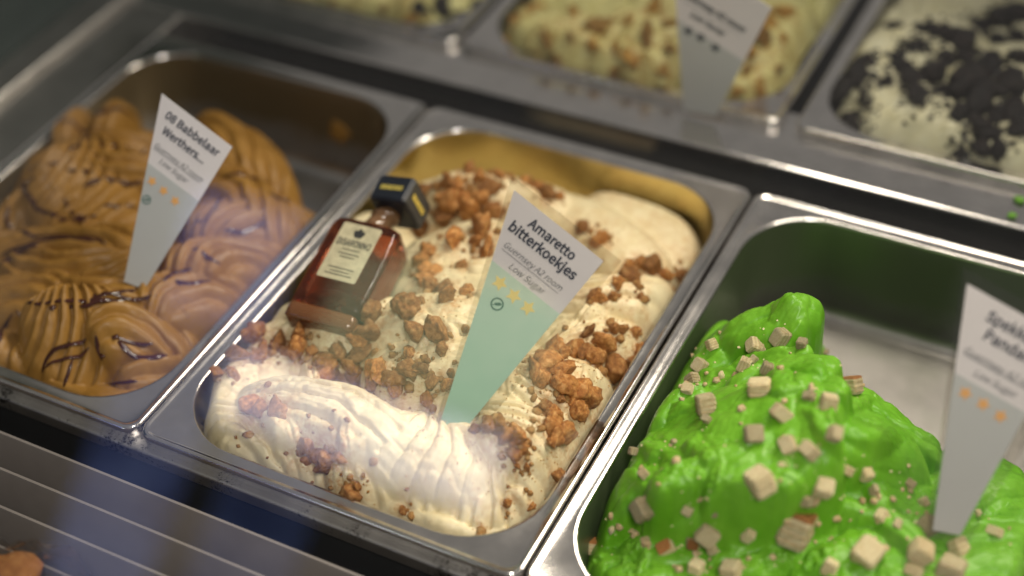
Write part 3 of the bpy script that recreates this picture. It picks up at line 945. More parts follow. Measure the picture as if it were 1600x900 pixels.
def grains(name, F, pts, m, label, count, size, spread, seed, extra=None, parent=None):
    """fine grains nobody could count: one object"""
    r = np.random.default_rng(seed)
    V = []; Fc = []
    tet = np.array([(1, 1, 1), (-1, -1, 1), (-1, 1, -1), (1, -1, -1), (0.2, 0, 1.4)], float)
    tf = np.array([(0, 1, 2), (0, 3, 1), (0, 2, 3), (1, 3, 2)])
    octv = np.array([(1, 0, 0), (-1, 0, 0), (0, 1, 0), (0, -1, 0), (0, 0, 1), (0, 0, -1)], float)
    octf = np.array([(0, 2, 4), (2, 1, 4), (1, 3, 4), (3, 0, 4), (2, 0, 5), (1, 2, 5), (3, 1, 5), (0, 3, 5)])
    k = 0
    for _ in range(count):
        if extra is not None and r.random() < extra[0]:
            x = r.uniform(extra[1], extra[2]); y = r.uniform(extra[3], extra[4])
        else:
            c = pts[r.integers(len(pts))]
            q = r.normal(0, 1, 2) * c[2] * spread
            x, y = c[0] + q[0], c[1] + q[1]
        i = int((x - F.x0) / F.dx); j = int((y - F.y0) / F.dx)
        if not (2 < i < F.nx - 3 and 2 < j < F.ny - 3) or F.sd[j, i] > -0.004: continue
        z = F.Z[j, i]
        if z < -0.06: continue
        s = size * r.uniform(0.4, 1.0) ** 1.5 * 1.3
        a = r.uniform(0, 6.28); ca, sa = math.cos(a), math.sin(a)
        o = octv * (s * r.uniform(0.7, 1.2, (6, 1)))
        o = np.stack([o[:, 0] * ca - o[:, 1] * sa, o[:, 0] * sa + o[:, 1] * ca, o[:, 2] * 0.8], 1) + (x, y, z + s * 0.25)
        V.append(o); Fc.append(octf + k); k += 6
    me = mesh_fast(name, np.concatenate(V), np.concatenate(Fc), False)
    o = link(name, me, parent, m)
    return tag(o, label, None, None, "stuff")


grains("biscuit_dust", FC, cream_pts, M["dustm"], "fine golden biscuit dust sprinkled over the cream ice cream", 4200, 0.00062, 1.1, 3, (0.22, 0.16, 0.235, 0.03, 0.19))

def nodules(name, F, pts, m, label, count, smin, smax, spread, seed):
    r = np.random.default_rng(seed)
    bm = bmesh.new(); bmesh.ops.create_icosphere(bm, subdivisions=2, radius=1.0)
    base = np.array([v.co[:] for v in bm.verts]); fc = np.array([[v.index for v in f.verts] for f in bm.faces]); bm.free()
    V = []; Fc = []; k = 0
    for _ in range(count):
        c = pts[r.integers(len(pts))]
        q = r.normal(0, 1, 2) * c[2] * spread
        x, y = c[0] + q[0], c[1] + q[1]
        i = int((x - F.x0) / F.dx); j = int((y - F.y0) / F.dx)
        if not (2 < i < F.nx - 3 and 2 < j < F.ny - 3) or F.sd[j, i] > -0.004: continue
        s = smin + (smax - smin) * r.random() ** 2
        o1 = r.uniform(-40, 40, 3)
        f = 0.85 + 0.45 * perlin(base[:, 0] * 1.6 + o1[0] + base[:, 2], base[:, 1] * 1.6 + o1[1] - base[:, 2] * 0.7, seed) + 0.25 * perlin(base[:, 0] * 4 + o1[1], base[:, 1] * 4 + base[:, 2] * 4 + o1[0], seed)
        A = np.linalg.qr(r.normal(0, 1, (3, 3)))[0]
        V.append((base * f[:, None] * r.uniform(0.7, 1.15, 3)) @ A * s + (x, y, F.Z[j, i] + s * 0.25)); Fc.append(fc + k); k += len(base)
    o = link(name, mesh_fast(name, np.concatenate(V), np.concatenate(Fc), True), None, m)
    return tag(o, label, None, None, "stuff")


nodules("biscuit_crumble", FC, cream_pts, M["crumble"], "small golden amaretti crumble scattered between the larger crumbs", 520, 0.0011, 0.0040, 1.15, 77)

# ---- caramel gelato object and its sauce lines
gl = link("caramel_gelato", FL.mesh("caramel_gelato"), None, M["caramel"])
tag(gl, "caramel brown ice cream in swirled folds with dark sauce lines", "ice cream", "ice creams in the front pans")


def tube_on(F, pix, rad, name, m, parent, seed):
    pts = [F.hit(*q) for q in pix]
    pts = np.array([q for q in pts if q is not None])
    if len(pts) < 2: return
    seg = np.r_[0, np.cumsum(np.hypot(*(pts[1:, :2] - pts[:-1, :2]).T))]
    n = max(6, int(seg[-1] / 0.0022))
    s = np.linspace(0, seg[-1], n)
    x = np.interp(s, seg, pts[:, 0]); y = np.interp(s, seg, pts[:, 1])
    for _ in range(3):
        x[1:-1] = (x[:-2] + 2 * x[1:-1] + x[2:]) / 4; y[1:-1] = (y[:-2] + 2 * y[1:-1] + y[2:]) / 4
    z = np.array([F.h(a, b) for a, b in zip(x, y)])
    for _ in range(2):
        z[1:-1] = (z[:-2] + 2 * z[1:-1] + z[2:]) / 4
    r = np.random.default_rng(seed)
    w = rad * (0.75 + 0.5 * np.abs(perlin(s * 90 + seed * 3.3, s * 0, seed))) * np.clip(np.minimum(s, seg[-1] - s) / 0.006 + 0.3, 0, 1)
    V = []; Fc = []
    K = 8
    for i in range(n):
        t = np.array([x[min(i + 1, n - 1)] - x[max(i - 1, 0)], y[min(i + 1, n - 1)] - y[max(i - 1, 0)]])
        t = t / (np.linalg.norm(t) + 1e-9)
        for k in range(K):
            a = 2 * math.pi * k / K
            V.append((x[i] - t[1] * math.cos(a) * w[i], y[i] + t[0] * math.cos(a) * w[i], z[i] + 0.0002 + math.sin(a) * w[i] * 0.55))
    for i in range(n - 1):
        for k in range(K):
            Fc.append([i * K + k, i * K + (k + 1) % K, (i + 1) * K + (k + 1) % K, (i + 1) * K + k])
    Fc.append(list(range(K))[::-1]); Fc.append([(n - 1) * K + k for k in range(K)])
    return link(name, mesh(name, V, Fc, True), parent, m)


lines = [
 [(62,205),(105,187),(150,182),(215,188)], [(65,200),(90,195),(120,192)], [(140,212),(110,235),(80,258),(45,285)],
 [(50,262),(38,300),(60,330),(100,345),(135,342)], [(100,310),(115,335),(140,338)], [(155,228),(180,232),(232,232)],
 [(130,295),(155,280),(190,283),(225,285)], [(12,320),(10,345),(40,365),(90,370),(150,372),(165,382)],
 [(0,400),(40,385),(70,375),(110,372),(150,378)], [(0,415),(30,395),(60,385)], [(25,485),(60,480),(110,475),(140,468),(180,460),(215,452)],
 [(150,465),(185,462),(245,462)], [(65,580),(68,560),(90,542),(135,530)], [(65,585),(90,565),(115,560),(140,545)],
 [(180,525),(200,535),(240,537)], [(185,535),(205,558),(235,560),(262,555)], [(100,605),(105,580),(115,560)], [(150,520),(152,545),(160,565)],
 [(0,535),(5,510),(20,490)], [(320,350),(335,325),(350,310)], [(300,390),(325,405),(345,415)], [(275,440),(300,445),(330,440)],
 [(350,280),(385,275),(420,285)], [(255,440),(275,425),(300,420)], [(350,360),(380,365),(410,350)], [(100,265),(125,262),(150,270)],
 [(150,330),(175,320),(215,325)], [(125,480),(165,470),(200,468)], [(420,300),(440,312),(452,318)], [(170,600),(190,598),(215,596)],
]
for i, l in enumerate(lines):
    tube_on(FL, l, 0.0020 if i % 3 else 0.0028, "sauce_line", M["sauce"], gl, i)
# blobs where the sauce pooled
for i, (px, py, r) in enumerate([(158,222,7), (150,462,9), (180,525,8), (40,285,8), (82,480,9), (145,338,7), (446,312,8), (110,478,7), (310,345,6), (160,555,7)]):
    P = FL.hit(px, py)
    if P is None: continue
    o = link("sauce_drop", chunk_mesh("sauce_drop", 300 + i, M["sauce"], 2, 0.3, (1.3, 1, 0.5), 0.0), gl)
    o.location = P
    o.scale = [r / PXM * 0.8] * 3
    o.rotation_euler = (0, 0, i * 1.3)

# ---- green gelato object and the layered cake cubes
gg = link("green_gelato", FG.mesh("green_gelato"), None, M["green"])
tag(gg, "glossy bright green ice cream heaped in smooth scoops with cake cubes", "ice cream", "ice creams in the front pans")


def cake_mesh(seed, crust=False):
    r = random.Random(seed)
    layers = r.choice((7, 8, 9))
    hh = 1.0
    V = []; F = []; mats = []
    ax, ay = r.uniform(0.82, 1.1), r.uniform(0.82, 1.1)

    def ring(z, s):
        c = 0.24
        pts = [(-1 + c, -1), (1 - c, -1), (1, -1 + c), (1, 1 - c), (1 - c, 1), (-1 + c, 1), (-1, 1 - c), (-1, -1 + c)]
        i0 = len(V)
        for x, y in pts:
            V.append((x * ax * s + r.uniform(-.05, .05), y * ay * s + r.uniform(-.05, .05), z + r.uniform(-.03, .03)))
        return i0
    zs = np.linspace(-hh, hh, layers + 1)
    prev = ring(-hh, 0.80); first = prev
    for k in range(layers):
        z0, z1 = zs[k], zs[k + 1]
        d = (z1 - z0) * 0.22
        s = r.uniform(0.95, 1.03) * (0.90 if k in (0, layers - 1) else 1)
        for z, q in ((z0 + d, s), (z1 - d, s), (z1, 0.945 if k < layers - 1 else 0.80)):
            cur = ring(z, q)
            for i in range(8):
                F.append([prev + i, prev + (i + 1) % 8, cur + (i + 1) % 8, cur + i])
                mats.append(2 if (crust and k == layers - 1) else k % 2)
            prev = cur
    F.append([first + i for i in range(8)][::-1]); mats.append(0)
    F.append([prev + i for i in range(8)]); mats.append(2 if crust else (layers - 1) % 2)
    me = mesh("cake_cube", V, F)
    for k in ("cake_pale", "cake_tan", "cake_crust"): me.materials.append(M[k])
    me.polygons.foreach_set("material_index", mats)
    return me


CK = [cake_mesh(i) for i in range(7)] + [cake_mesh(50 + i, True) for i in range(3)]
CR = [chunk_mesh("cake_crumb", 400 + i, M["cake_pale"], 2, 0.3, (1, 1, 0.8), 0.2) for i in range(5)]
cubes = {
 "near the green peak": [(1221,522,17,0),(1182,536,15,0),(1179,561,9,0),(1164,569,13,0),(1200,574,12,0),(1253,536,9,0),(1288,549,8,0),(1128,586,8,0)],
 "on the upper left green slope": [(1096,570,14,0),(1082,592,13,0),(1074,605,10,0),(1113,536,10,0),(1103,630,20,0),(1106,654,9,0),(1006,664,9,1),(993,703,10,0),(976,707,7,0),(1007,739,10,0),(1054,689,7,0)],
 "on the smooth green scoop": [(1187,603,20,0),(1222,643,18,0),(1265,617,10,0),(1293,627,18,0),(1179,675,18,0),(1231,692,17,0),(1302,672,15,0),(1265,700,15,0),(1188,750,25,0),(1285,755,17,0),(1221,725,8,0)],
 "on the right green slope": [(1331,600,17,1),(1321,732,11,0),(1352,736,12,0),(1366,764,9,0),(1379,803,11,0),(1404,817,10,0),(1421,753,9,0),(1443,783,9,0),(1449,819,17,0),(1527,800,8,0),(1554,828,13,0)],
 "at the green front left": [(1008,790,18,0),(1040,853,14,1),(925,851,15,1),(1104,828,18,0),(1082,844,13,1),(1168,830,13,0),(1010,844,9,0),(1074,794,9,0),(1113,856,9,0),(957,825,8,0),(1088,886,15,0),(1143,886,17,0),(1116,803,6,0)],
 "at the green front right": [(1246,819,34,1),(1354,861,25,0),(1438,856,21,0),(1499,853,19,0),(1482,886,28,0),(1296,883,15,0),(1260,778,11,0),(1427,889,14,0)],
}
rnd = random.Random(9)
cake_pts = []
big = {(1246,819): "largest cake cube with brown crust on top, front middle of the green ice cream",
       (1188,750): "upright pale layered cake cube at the lower edge of the smooth green scoop",
       (1103,630): "tilted pale layered cake cube leaning at the left of the smooth green scoop",
       (1331,600): "brown crusted cake cube on the right edge of the green heap",
       (925,851): "brown crusted cake cube squeezed against the left wall of the green pan",
       (1187,603): "square striped cake cube in the middle of the green heap below its peak"}
for where, lst in cubes.items():
    for px, py, r, crust in lst:
        P = FG.hit(px, py + r * 0.35)
        if P is None: continue
        depth = (P - CAM_C) @ (CAM_R @ np.array([0, 0, -1.0]))
        size = r * depth / CAM_F * 0.86
        n = FG.normal(P[0], P[1]) if (px, py) not in big else np.array([-0.22, 0.42, 0.88])
        small = r < 9
        me = CR[rnd.randrange(5)] if small else (CK[7 + rnd.randrange(3)] if crust else CK[rnd.randrange(7)])
        lab = big.get((px, py)) or rank_label("cake crumb" if small else "layered cake cube", [(q[0], q[2]) for q in lst if (q[2] < 9) == small], (px, r), where)
        place("cake_crumb" if small else "cake_cube", me, P, n, size * (1.15 if small else 1.0), 0.28, lab, "cake crumb" if small else "cake cube", "cake pieces on the green ice cream", rnd, None if small else (0.45 if (px, py) not in big else 0.12))
        cake_pts.append((P[0], P[1], size))
grains("cake_dust", FG, cake_pts, M["cake_pale"], "fine pale cake grains scattered over the green ice cream", 260, 0.0009, 1.4, 4, (0.15, 0.27, 0.47, 0.02, 0.12))
nodules("cake_crumble", FG, cake_pts, M["cake_fine"], "small broken cake crumble between the cake cubes", 100, 0.0012, 0.0034, 2.2, 78)

# ---- back row ice creams
b1 = link("pistachio_gelato", FB1.mesh("pistachio_gelato", np.clip(0.35 + 1.2 * fbm(FB1.X * 30, FB1.Y * 30, 7, 3), 0, 1)), None, M["vanilla"])
rnd = random.Random(41)
bl_px = [(398, 4, 12), (425, 12, 14), (448, 6, 10), (655, 12, 14), (690, 18, 18), (722, 26, 14), (745, 10, 16), (520, 8, 12), (640, 30, 10), (560, 30, 12), (600, 14, 10)]
for px, py, r in bl_px:
    P = FB1.hit(px, py)
    if P is None: continue
    dark = px > 640
    me = chunk_mesh("topping_piece", 900 + px, M["cocoa"] if dark else M["toffee"], 3, 0.4, (1.3, 1, 0.7), 0.2, 3)
    place("topping_piece", me, P, FB1.normal(P[0], P[1]), r / (CAM_F / 1.12) * 1.3, 0.0, rank_label("dark topping piece" if dark else "amber topping piece", [(q[0], q[2]) for q in bl_px if (q[0] > 640) == dark], (px, r), "in the top left back pan"), "topping piece", "topping pieces in the back left pan", rnd)
tag(b1, "pale yellow and dark blotched ice cream in the back row behind the caramel pan", "ice cream", "ice creams in the back row")
tof_px = [(830,20,14),(855,60,12),(940,45,20),(925,70,12),(869,95,12),(990,95,14),(1010,60,12),(1035,110,12),(899,20,10),(1020,20,12),(790,70,12),(801,30,10),(960,110,10),(1181,50,18),(1205,40,16),(1195.5,65,14),(1170,80,12),(1165,115,10),(1185,140,10),(1215,110,9),(1150,140,8),(1225,60,9),(845,95,10),(980,30,9),(1220,20,12),(1044,75,10),(890,55,9),(1045,40,10),(961,75,9)]
rnd = random.Random(21)
TF = [chunk_mesh("caramel_bit", 60 + i, M["toffee"], 3, 0.5, (1.7, 1, 0.6), 0.25, 3) for i in range(7)]
tp = []
for px, py, r in tof_px:
    P = FB2.hit(px, py)
    if P is None: continue
    s = r / (CAM_F / 1.09) * 1.5
    place("caramel_bit", TF[rnd.randrange(7)], P, FB2.normal(P[0], P[1]), s, -0.15, rank_label("amber caramel piece", [(q[0], q[2]) for q in tof_px if (q[0] < 1060) == (px < 1060)], (px, r), "left of the back card" if px < 1060 else "right of the back card"), "caramel piece", "caramel pieces in the back row", rnd)
    tp.append((P[0], P[1], s))
b2 = link("vanilla_gelato", FB2.mesh("vanilla_gelato", np.clip(np.maximum(dust_map(FB2, tp, 61, 1.2, 2.2), 0.75 * np.clip(0.15 + 1.3 * fbm(FB2.X * 40, FB2.Y * 40, 6, 3), 0, 1)), 0, 1)), None, M["vanilla"])
tag(b2, "pale yellow ice cream with amber caramel pieces in the back row", "ice cream", "ice creams in the back row")
coc_px = [(1320,140,20),(1345,115,18),(1305,165,14),(1330,190,14),(1350,95,12),(1425,125,20),(1440,150,18),(1460,110,16),(1410,105,14),(1350,150,9),(1500,60,22),(1530,45,22),(1560,30,22),(1590,25,24),(1475,55,16),(1450,45,12),(1500,140,20),(1520,120,22),(1545,100,20),(1530,160,24),(1550,140,20),(1580,130,22),(1525,195,20),(1545,210,16),(1585,175,22),(1595,200,16),(1500,180,14),(1560,185,14),(1480,90,12),(1510,90,14),(1440,75,8),(1395,40,6),(1535,230,14),(1560,235,12),(1500,240,10),(1595,90,14),(1420,70,8),(1310,120,10),(1385,125,10),(1470,140,12),(1590,60,16),(1560,65,14),(1400,90,8),(1340,205,9),(1318,110,9)]
def zone(q):
    return ('on upper ' if q[1] < 112 else 'on lower ') + ('left' if q[0] < 1455 else ('middle' if q[0] < 1540 else 'right')) + ' of white heap'


CO = [chunk_mesh("cocoa_chunk", 80 + i, M["cocoa"], 2, 0.4, (1.25, 1, 0.8), 0.22, 4) for i in range(6)]
cp = []
rnd = random.Random(31)
for px, py, r in coc_px:
    P = FB3.hit(px, py)
    if P is None: continue
    s = r / (CAM_F / 1.07) * 1.42
    place("cocoa_biscuit_piece", CO[rnd.randrange(6)], P, FB3.normal(P[0], P[1]), s, 0.05, rank_label("black biscuit piece", [(q[0] + q[1] * 0.01, q[2]) for q in coc_px if zone(q) == zone((px, py))], (px + py * 0.01, r), zone((px, py))), "biscuit piece", "black biscuit pieces in the back row", rnd, 0.25)
    cp.append((P[0], P[1], s))
b3 = link("biscuit_gelato", FB3.mesh("biscuit_gelato", dust_map(FB3, cp, 71, 1.3, 1.2)), None, M["oreo"])
tag(b3, "cream white ice cream covered with black biscuit pieces at the top right", "ice cream", "ice creams in the back row")
grains("biscuit_grit", FB3, cp, M["cocoa"], "fine black biscuit grit over the cream ice cream at the top right", 1400, 0.0026, 0.8, 6)

# orange blob on the left pan's back wall
def wall_point(px, py, yw):
    d = ray(px, py)
    return CAM_C + d * (yw - CAM_C[1]) / d[1]


for px, py, m, lab, sx, sz in ((528, 208, "caramel", "orange caramel coloured blob on the back wall of the left pan", 0.010, 0.012),):
    o = link("wall_blob", chunk_mesh("wall_blob", int(px), M[m], 3, 0.5, (1, 0.25, 1), 0.2), None)
    o.location = wall_point(px, py, YB - 0.0165)
    o.scale = (sx, 0.006, sz)
    tag(o, lab, "smear")

# stray green dabs on the back ledge
for px, py, s in ((1593, 312, 0.004), (1582, 336, 0.003)):
    q = at(px, py, -0.003)
    o = link("green_dab", chunk_mesh("green_dab", int(px), M["green"], 2, 0.3, (1.3, 1, 0.4), 0.1), None)
    o.location = q
    o.scale = (s, s, s)
    tag(o, "small splash of green ice cream on the steel ledge at the far right" if s > 0.0035 else "tiny green speck near the ledge edge at the far right", "splash")


# ------------------------------------------------------------------ lettering
FONT = None
try:
    import os
    FONT = bpy.data.fonts.load(os.path.join(bpy.utils.system_resource('DATAFILES', path="fonts"), "Noto Sans CJK Regular.woff2"))
except Exception as ex:
    print("built-in lettering used", ex)


def text_mesh(body, bold=0.0, shear=0.0, spacing=1.0):
    cu = bpy.data.curves.new("lettering", 'FONT')
    cu.body = body
    if FONT: cu.font = FONT
    cu.size = 1.0
    cu.offset = bold
    cu.shear = shear
    cu.space_character = spacing
    cu.align_x = 'CENTER'
    cu.align_y = 'CENTER'
    cu.extrude = 0.0
    cu.resolution_u = 3
    o = bpy.data.objects.new("tmp_text", cu)
    COL.objects.link(o)
    bpy.context.view_layer.update()
    dg = bpy.context.evaluated_depsgraph_get()
    me = bpy.data.meshes.new_from_object(o.evaluated_get(dg))
    bpy.data.objects.remove(o)
    bpy.data.curves.remove(cu)
    co = np.empty(len(me.vertices) * 3, np.float32)
    me.vertices.foreach_get("co", co)
    co = co.reshape(-1, 3)
    w = co[:, 0].max() - co[:, 0].min()
    return me, w


def lettering(body, frame, cx, cy, width, t, m, parent, bold=0.0, shear=0.0, ang=0.0, yscale=1.0, spacing=1.0):
    me, w = text_mesh(body, bold, shear, spacing)
    s = width / w
    me.transform(Matrix.Diagonal((s, s * yscale, 1, 1)))
    me.transform(Matrix.Rotation(ang, 4, 'Z'))
    me.transform(Matrix.Translation((cx, cy, t)))
    me.transform(frame)
    me.materials.clear()
    me.materials.append(m)
    return link("lettering", me, parent)


def star_poly(cx, cy, r, rot=0.0):
    return [(cx + (r if k % 2 == 0 else r * 0.48) * math.sin(rot + k * math.pi / 5), cy + (r if k % 2 == 0 else r * 0.48) * math.cos(rot + k * math.pi / 5)) for k in range(10)]


# ------------------------------------------------------------------ name cards
AZ, EL = R_(20), R_(36)
NT = np.array([math.cos(EL) * math.sin(AZ), -math.cos(EL) * math.cos(AZ), math.sin(EL)])


def name_card(label, O, card, sleeve, split, texts, stars, mark, field, star_m, NT=NT):
    """card / sleeve / split: photo pixels that are met by the card's plane through O"""
    Tl = on_plane(*card[0], O, NT); Tr = on_plane(*card[1], O, NT)
    ex = Vector(Tr - Tl).normalized(); ez = Vector(NT); ey = ez.cross(ex)
    frame = Matrix.Translation(Vector(Tl)) @ Matrix((ex, ey, ez)).transposed().to_4x4()
    inv = frame.inverted()

    def loc(q):
        v = inv @ Vector(on_plane(*q, O, NT))
        return (v.x, v.y)
    t = empty("name_card", O)
    tag(t, label, "name card", "name cards stuck in the ice cream")
    pc = [loc(q) for q in card]          # TL TR BR BL
    order = [pc[0], pc[3], pc[2], pc[1]]
    if sleeve:
        ps = [loc(q) for q in sleeve]
        link("sleeve", prism_mesh("sleeve", [ps[0], ps[3], ps[2], ps[1]], -0.0004, 0.0008, frame), t, M["sleeve"])
    link("card", prism_mesh("card", order, -0.0001, 0.0003, frame), t, M["card"])
    s0, s1 = loc(split[0]), loc(split[1])
    # printed lower field, cut to the card's edges

    def edge(a, b, y):
        f = (y - a[1]) / (b[1] - a[1])
        return (a[0] + f * (b[0] - a[0]), y)
    ym = (s0[1] + s1[1]) / 2
    e0 = edge(pc[0], pc[3], ym); e1 = edge(pc[1], pc[2], ym)
    fld = prism_mesh("printed_field", [e0, pc[3], pc[2], e1], 0.00032, 0.00042, frame)
    al = fld.attributes.new("along", 'FLOAT', 'POINT')
    yb = (pc[3][1] + pc[2][1]) / 2
    al.data.foreach_set("value", [min(1, max(0, ((inv @ v.co).y - ym) / (yb - ym))) for v in fld.vertices])
    link("printed_field", fld, t, field)
    for body, q0, q1, qc, m, bold, shear, under in texts:
        a, b = loc(q0), loc(q1)
        w = math.hypot(a[0] - b[0], a[1] - b[1])
        c = loc(qc)
        lettering(body, frame, c[0], c[1], w, 0.00055, m, t, bold, shear)
        if under:
            u0, u1 = loc(under[0]), loc(under[1])
            yy = (u0[1] + u1[1]) / 2
            link("underline", prism_mesh("underline", [(u0[0], yy - .00013), (u1[0], yy - .00013), (u1[0], yy + .00013), (u0[0], yy + .00013)], 0.00050, 0.00058, frame), t, m)
    for sx, sy, rp in stars:
        c = loc((sx, sy)); e = loc((sx + rp, sy))
        link("star", prism_mesh("star", star_poly(c[0], c[1], math.hypot(e[0] - c[0], e[1] - c[1]) * 1.05, 0.15)[::-1], 0.00050, 0.00060, frame), t, star_m)
    if mark:
        c = loc(mark[:2]); e = loc((mark[0] + mark[2], mark[1]))
        r = math.hypot(e[0] - c[0], e[1] - c[1])
        V = []; F = []
        for k in range(28):
            a = 2 * math.pi * k / 28
            for q in (r, r * 0.76):
                V.append(frame @ Vector((c[0] + q * math.cos(a), c[1] + q * math.sin(a), 0.00058)))
        for k in range(28):
            j = (k + 1) % 28
            F.append([2 * k, 2 * j, 2 * j + 1, 2 * k + 1])
        link("emblem_ring", mesh("emblem_ring", V, F), t, M["ink_green"])
        leaf = []
        for k in range(12):
            a = 2 * math.pi * k / 12
            leaf.append((c[0] + r * 0.10 + r * 0.50 * math.cos(a) * (0.85 + 0.2 * math.cos(2 * a)), c[1] + r * 0.08 + r * 0.30 * math.sin(a) + r * 0.22 * math.cos(a)))
        stem_ = [(c[0] - r * 0.62, c[1] - r * 0.50), (c[0] - r * 0.5, c[1] - r * 0.56), (c[0] + r * 0.2, c[1] + r * 0.1), (c[0] + r * 0.1, c[1] + r * 0.16)]
        link("emblem_leaf", prism_mesh("emblem_leaf", leaf, 0.00050, 0.00060, frame), t, M["ink_green"])
        link("emblem_stem", prism_mesh("emblem_stem", stem_, 0.00048, 0.00059, frame), t, M["ink_green"])
    return t


def lerp2(a, b, f):
    return (a[0] + (b[0] - a[0]) * f, a[1] + (b[1] - a[1]) * f)


name_card("white and mint name card reading Amaretto bitterkoekjes in the cream ice cream", at(709, 664, 0.020),
          [(803.5, 297), (943, 408), (722, 676), (686, 666)], [(800, 275), (971, 408), (735, 690), (676, 676)],
          [(752, 417), (889, 478)],
          [("Amaretto", (830, 344), (901, 399), (864.5, 373), M["ink"], 0.013, 0, None),
           ("bitterkoekjes", (799, 351), (900, 433), (849.5, 390), M["ink"], 0.013, 0, None),
           ("Guernsey A2 room", (790, 381), (879, 451), (834, 415), M["ink_soft"], 0.0, 0.22, [(784.5, 388), (872, 459)]),
           ("Low Sugar", (797.5, 413), (850.5, 456), (823.5, 434), M["ink_soft"], 0.0, 0.22, None)],
          [(781, 442, 12.5), (803, 462, 12.5), (825, 481, 12.5)], (777, 475, 10.5), M["field_mint_reflect"], M["star_pale"])
name_card("white and grey name card reading Babbelaar in the caramel ice cream", at(212, 435, 0.020),
          [(253, 146), (363, 229.5), (226, 452), (194, 440)], None,
          [(230, 252), (309.5, 314)],
          [("08 Babbelaar", (261, 178), (343, 240), (302, 208), M["ink"], 0.010, 0, None),
           ("Werthers...", (259, 200), (322, 252), (289, 226), M["ink"], 0.010, 0, None),
           ("Guernsey A2 room", (244, 226), (316, 284), (280, 253), M["ink_soft"], 0.0, 0.22, [(241, 231), (311, 285)]),
           ("Low Sugar", (251, 250), (294, 284), (272, 266), M["ink_soft"], 0.0, 0.22, None)],
          [(238, 283, 8), (256, 298, 8), (274, 314, 8)], (229.5, 312, 7), M["field_grey"], M["star"])
name_card("white and grey name card reading Spekkoek Pandan at the right edge", at(1480, 820, 0.020),
          [(1511, 443), (1667, 530), (1500, 836), (1457, 828)], [(1504.6, 417), (1700, 524), (1514, 846), (1447, 840)],
          [(1494, 581), (1600, 645)],
          [("Spekkoek", (1543, 488), (1636, 541), (1590, 516), M["ink"], 0.010, 0, None),
           ("Pandan", (1540, 520), (1610, 562), (1576, 540), M["ink"], 0.010, 0, None),
           ("Guernsey A2 room", (1510, 542), (1629, 612), (1568, 578), M["ink_soft"], 0.0, 0.22, [(1508, 553), (1622, 618)]),
           ("Low Sugar", (1523, 577), (1586, 618), (1555, 598), M["ink_soft"], 0.0, 0.22, None)],
          [(1508, 614, 12), (1536, 631, 12), (1563, 650, 12)], None, M["field_grey"], M["star"])
name_card("grey name card with blurred lines in the pale yellow back row ice cream", at(1096, 165, 0.006),
          [(1050, -85), (1206, 12), (1118, 182), (1068, 172)], None,
          [(1062, 30), (1160, 95)],
          [("Guernsey A2 room", (1066, -12), (1165, 45), (1116, 16), M["ink_soft"], 0.02, 0.22, [(1064, 0), (1158, 52)]),
           ("Low Sugar", (1080, 20), (1135, 52), (1106, 36), M["ink_soft"], 0.02, 0.22, None)],
          [(1076, 48, 9), (1095, 58, 9), (1118, 74, 9)], None, M["field_grey"], M["ink_soft"], np.array([0.05, -0.998, 0.04]))

# ------------------------------------------------------------------ liqueur bottle lying on the cream
a_, e_ = R_(4), R_(76)
nb = Vector((math.cos(e_) * math.sin(a_), -math.cos(e_) * math.cos(a_), math.sin(e_)))
ub = Vector((math.cos(a_), math.sin(a_), 0))
vb = nb.cross(ub)
OB = Vector(at(546, 396, 0.038))
BF = Matrix.Translation(OB) @ Matrix((ub, vb, nb)).transposed().to_4x4()
bt = empty("liqueur_bottle", OB)
tag(bt, "miniature amber liqueur bottle with black cap lying on the cream ice cream", "bottle")


def framed(name, me, m, parent=bt, smooth=False):
    me.transform(BF)
    if smooth:
        me.polygons.foreach_set("use_smooth", [True] * len(me.polygons))
    return link(name, me, parent, m)


def sq_ring(v, w, t, r, n=5):
    """rounded rectangle across the bottle's axis: width w, thickness t, front face at 0"""
    return [(q[0] * 1.07 + 0.0012, v, q[1]) for q in rr(-w / 2, w / 2, -t, 0.0, r, 0, n)]


TB = 0.030
body_rings = []
for v, w, t, dz in ((-0.0395, 0.036, 0.023, -0.0035), (-0.0408, 0.0400, 0.027, -0.0015), (-0.0395, 0.0432, 0.0295, -0.0002), (-0.030, 0.0440, 0.030, 0), (0.0, 0.0440, 0.030, 0), (0.0205, 0.0436, 0.030, 0), (0.0245, 0.0410, 0.028, -0.001), (0.0270, 0.034, 0.023, -0.0035), (0.0284, 0.022, 0.018, -0.006)):
    body_rings.append([(x, y, z + dz) for x, y, z in sq_ring(v, w, t, 0.0045)])
bd = ring_mesh("body", [r[::-1] for r in body_rings], True)
V0 = len(bd.vertices)
bm = bmesh.new(); bm.from_mesh(bd); bm.verts.ensure_lookup_table()
bm.faces.new([bm.verts[i] for i in range(len(body_rings[0]))])
bmesh.ops.recalc_face_normals(bm, faces=bm.faces[:]); bm.to_mesh(bd); bm.free()
framed("body", bd, M["amber"])
# thick clear glass foot
ft = []
for v, w, t, dz in ((-0.0500, 0.034, 0.022, -0.004), (-0.0512, 0.039, 0.026, -0.002), (-0.0495, 0.0430, 0.0292, -0.0004), (-0.0425, 0.0438, 0.0298, -0.0001), (-0.0410, 0.0425, 0.0290, -0.0005)):
    ft.append([(x, y, z + dz) for x, y, z in sq_ring(v, w, t, 0.0045)])
fm = ring_mesh("glass_foot", [r[::-1] for r in ft], True)
bm = bmesh.new(); bm.from_mesh(fm); bm.verts.ensure_lookup_table()
bm.faces.new([bm.verts[i] for i in range(len(ft[0]))])
bmesh.ops.recalc_face_normals(bm, faces=bm.faces[:]); bm.to_mesh(fm); bm.free()
framed("glass_foot", fm, M["clear_glass"])
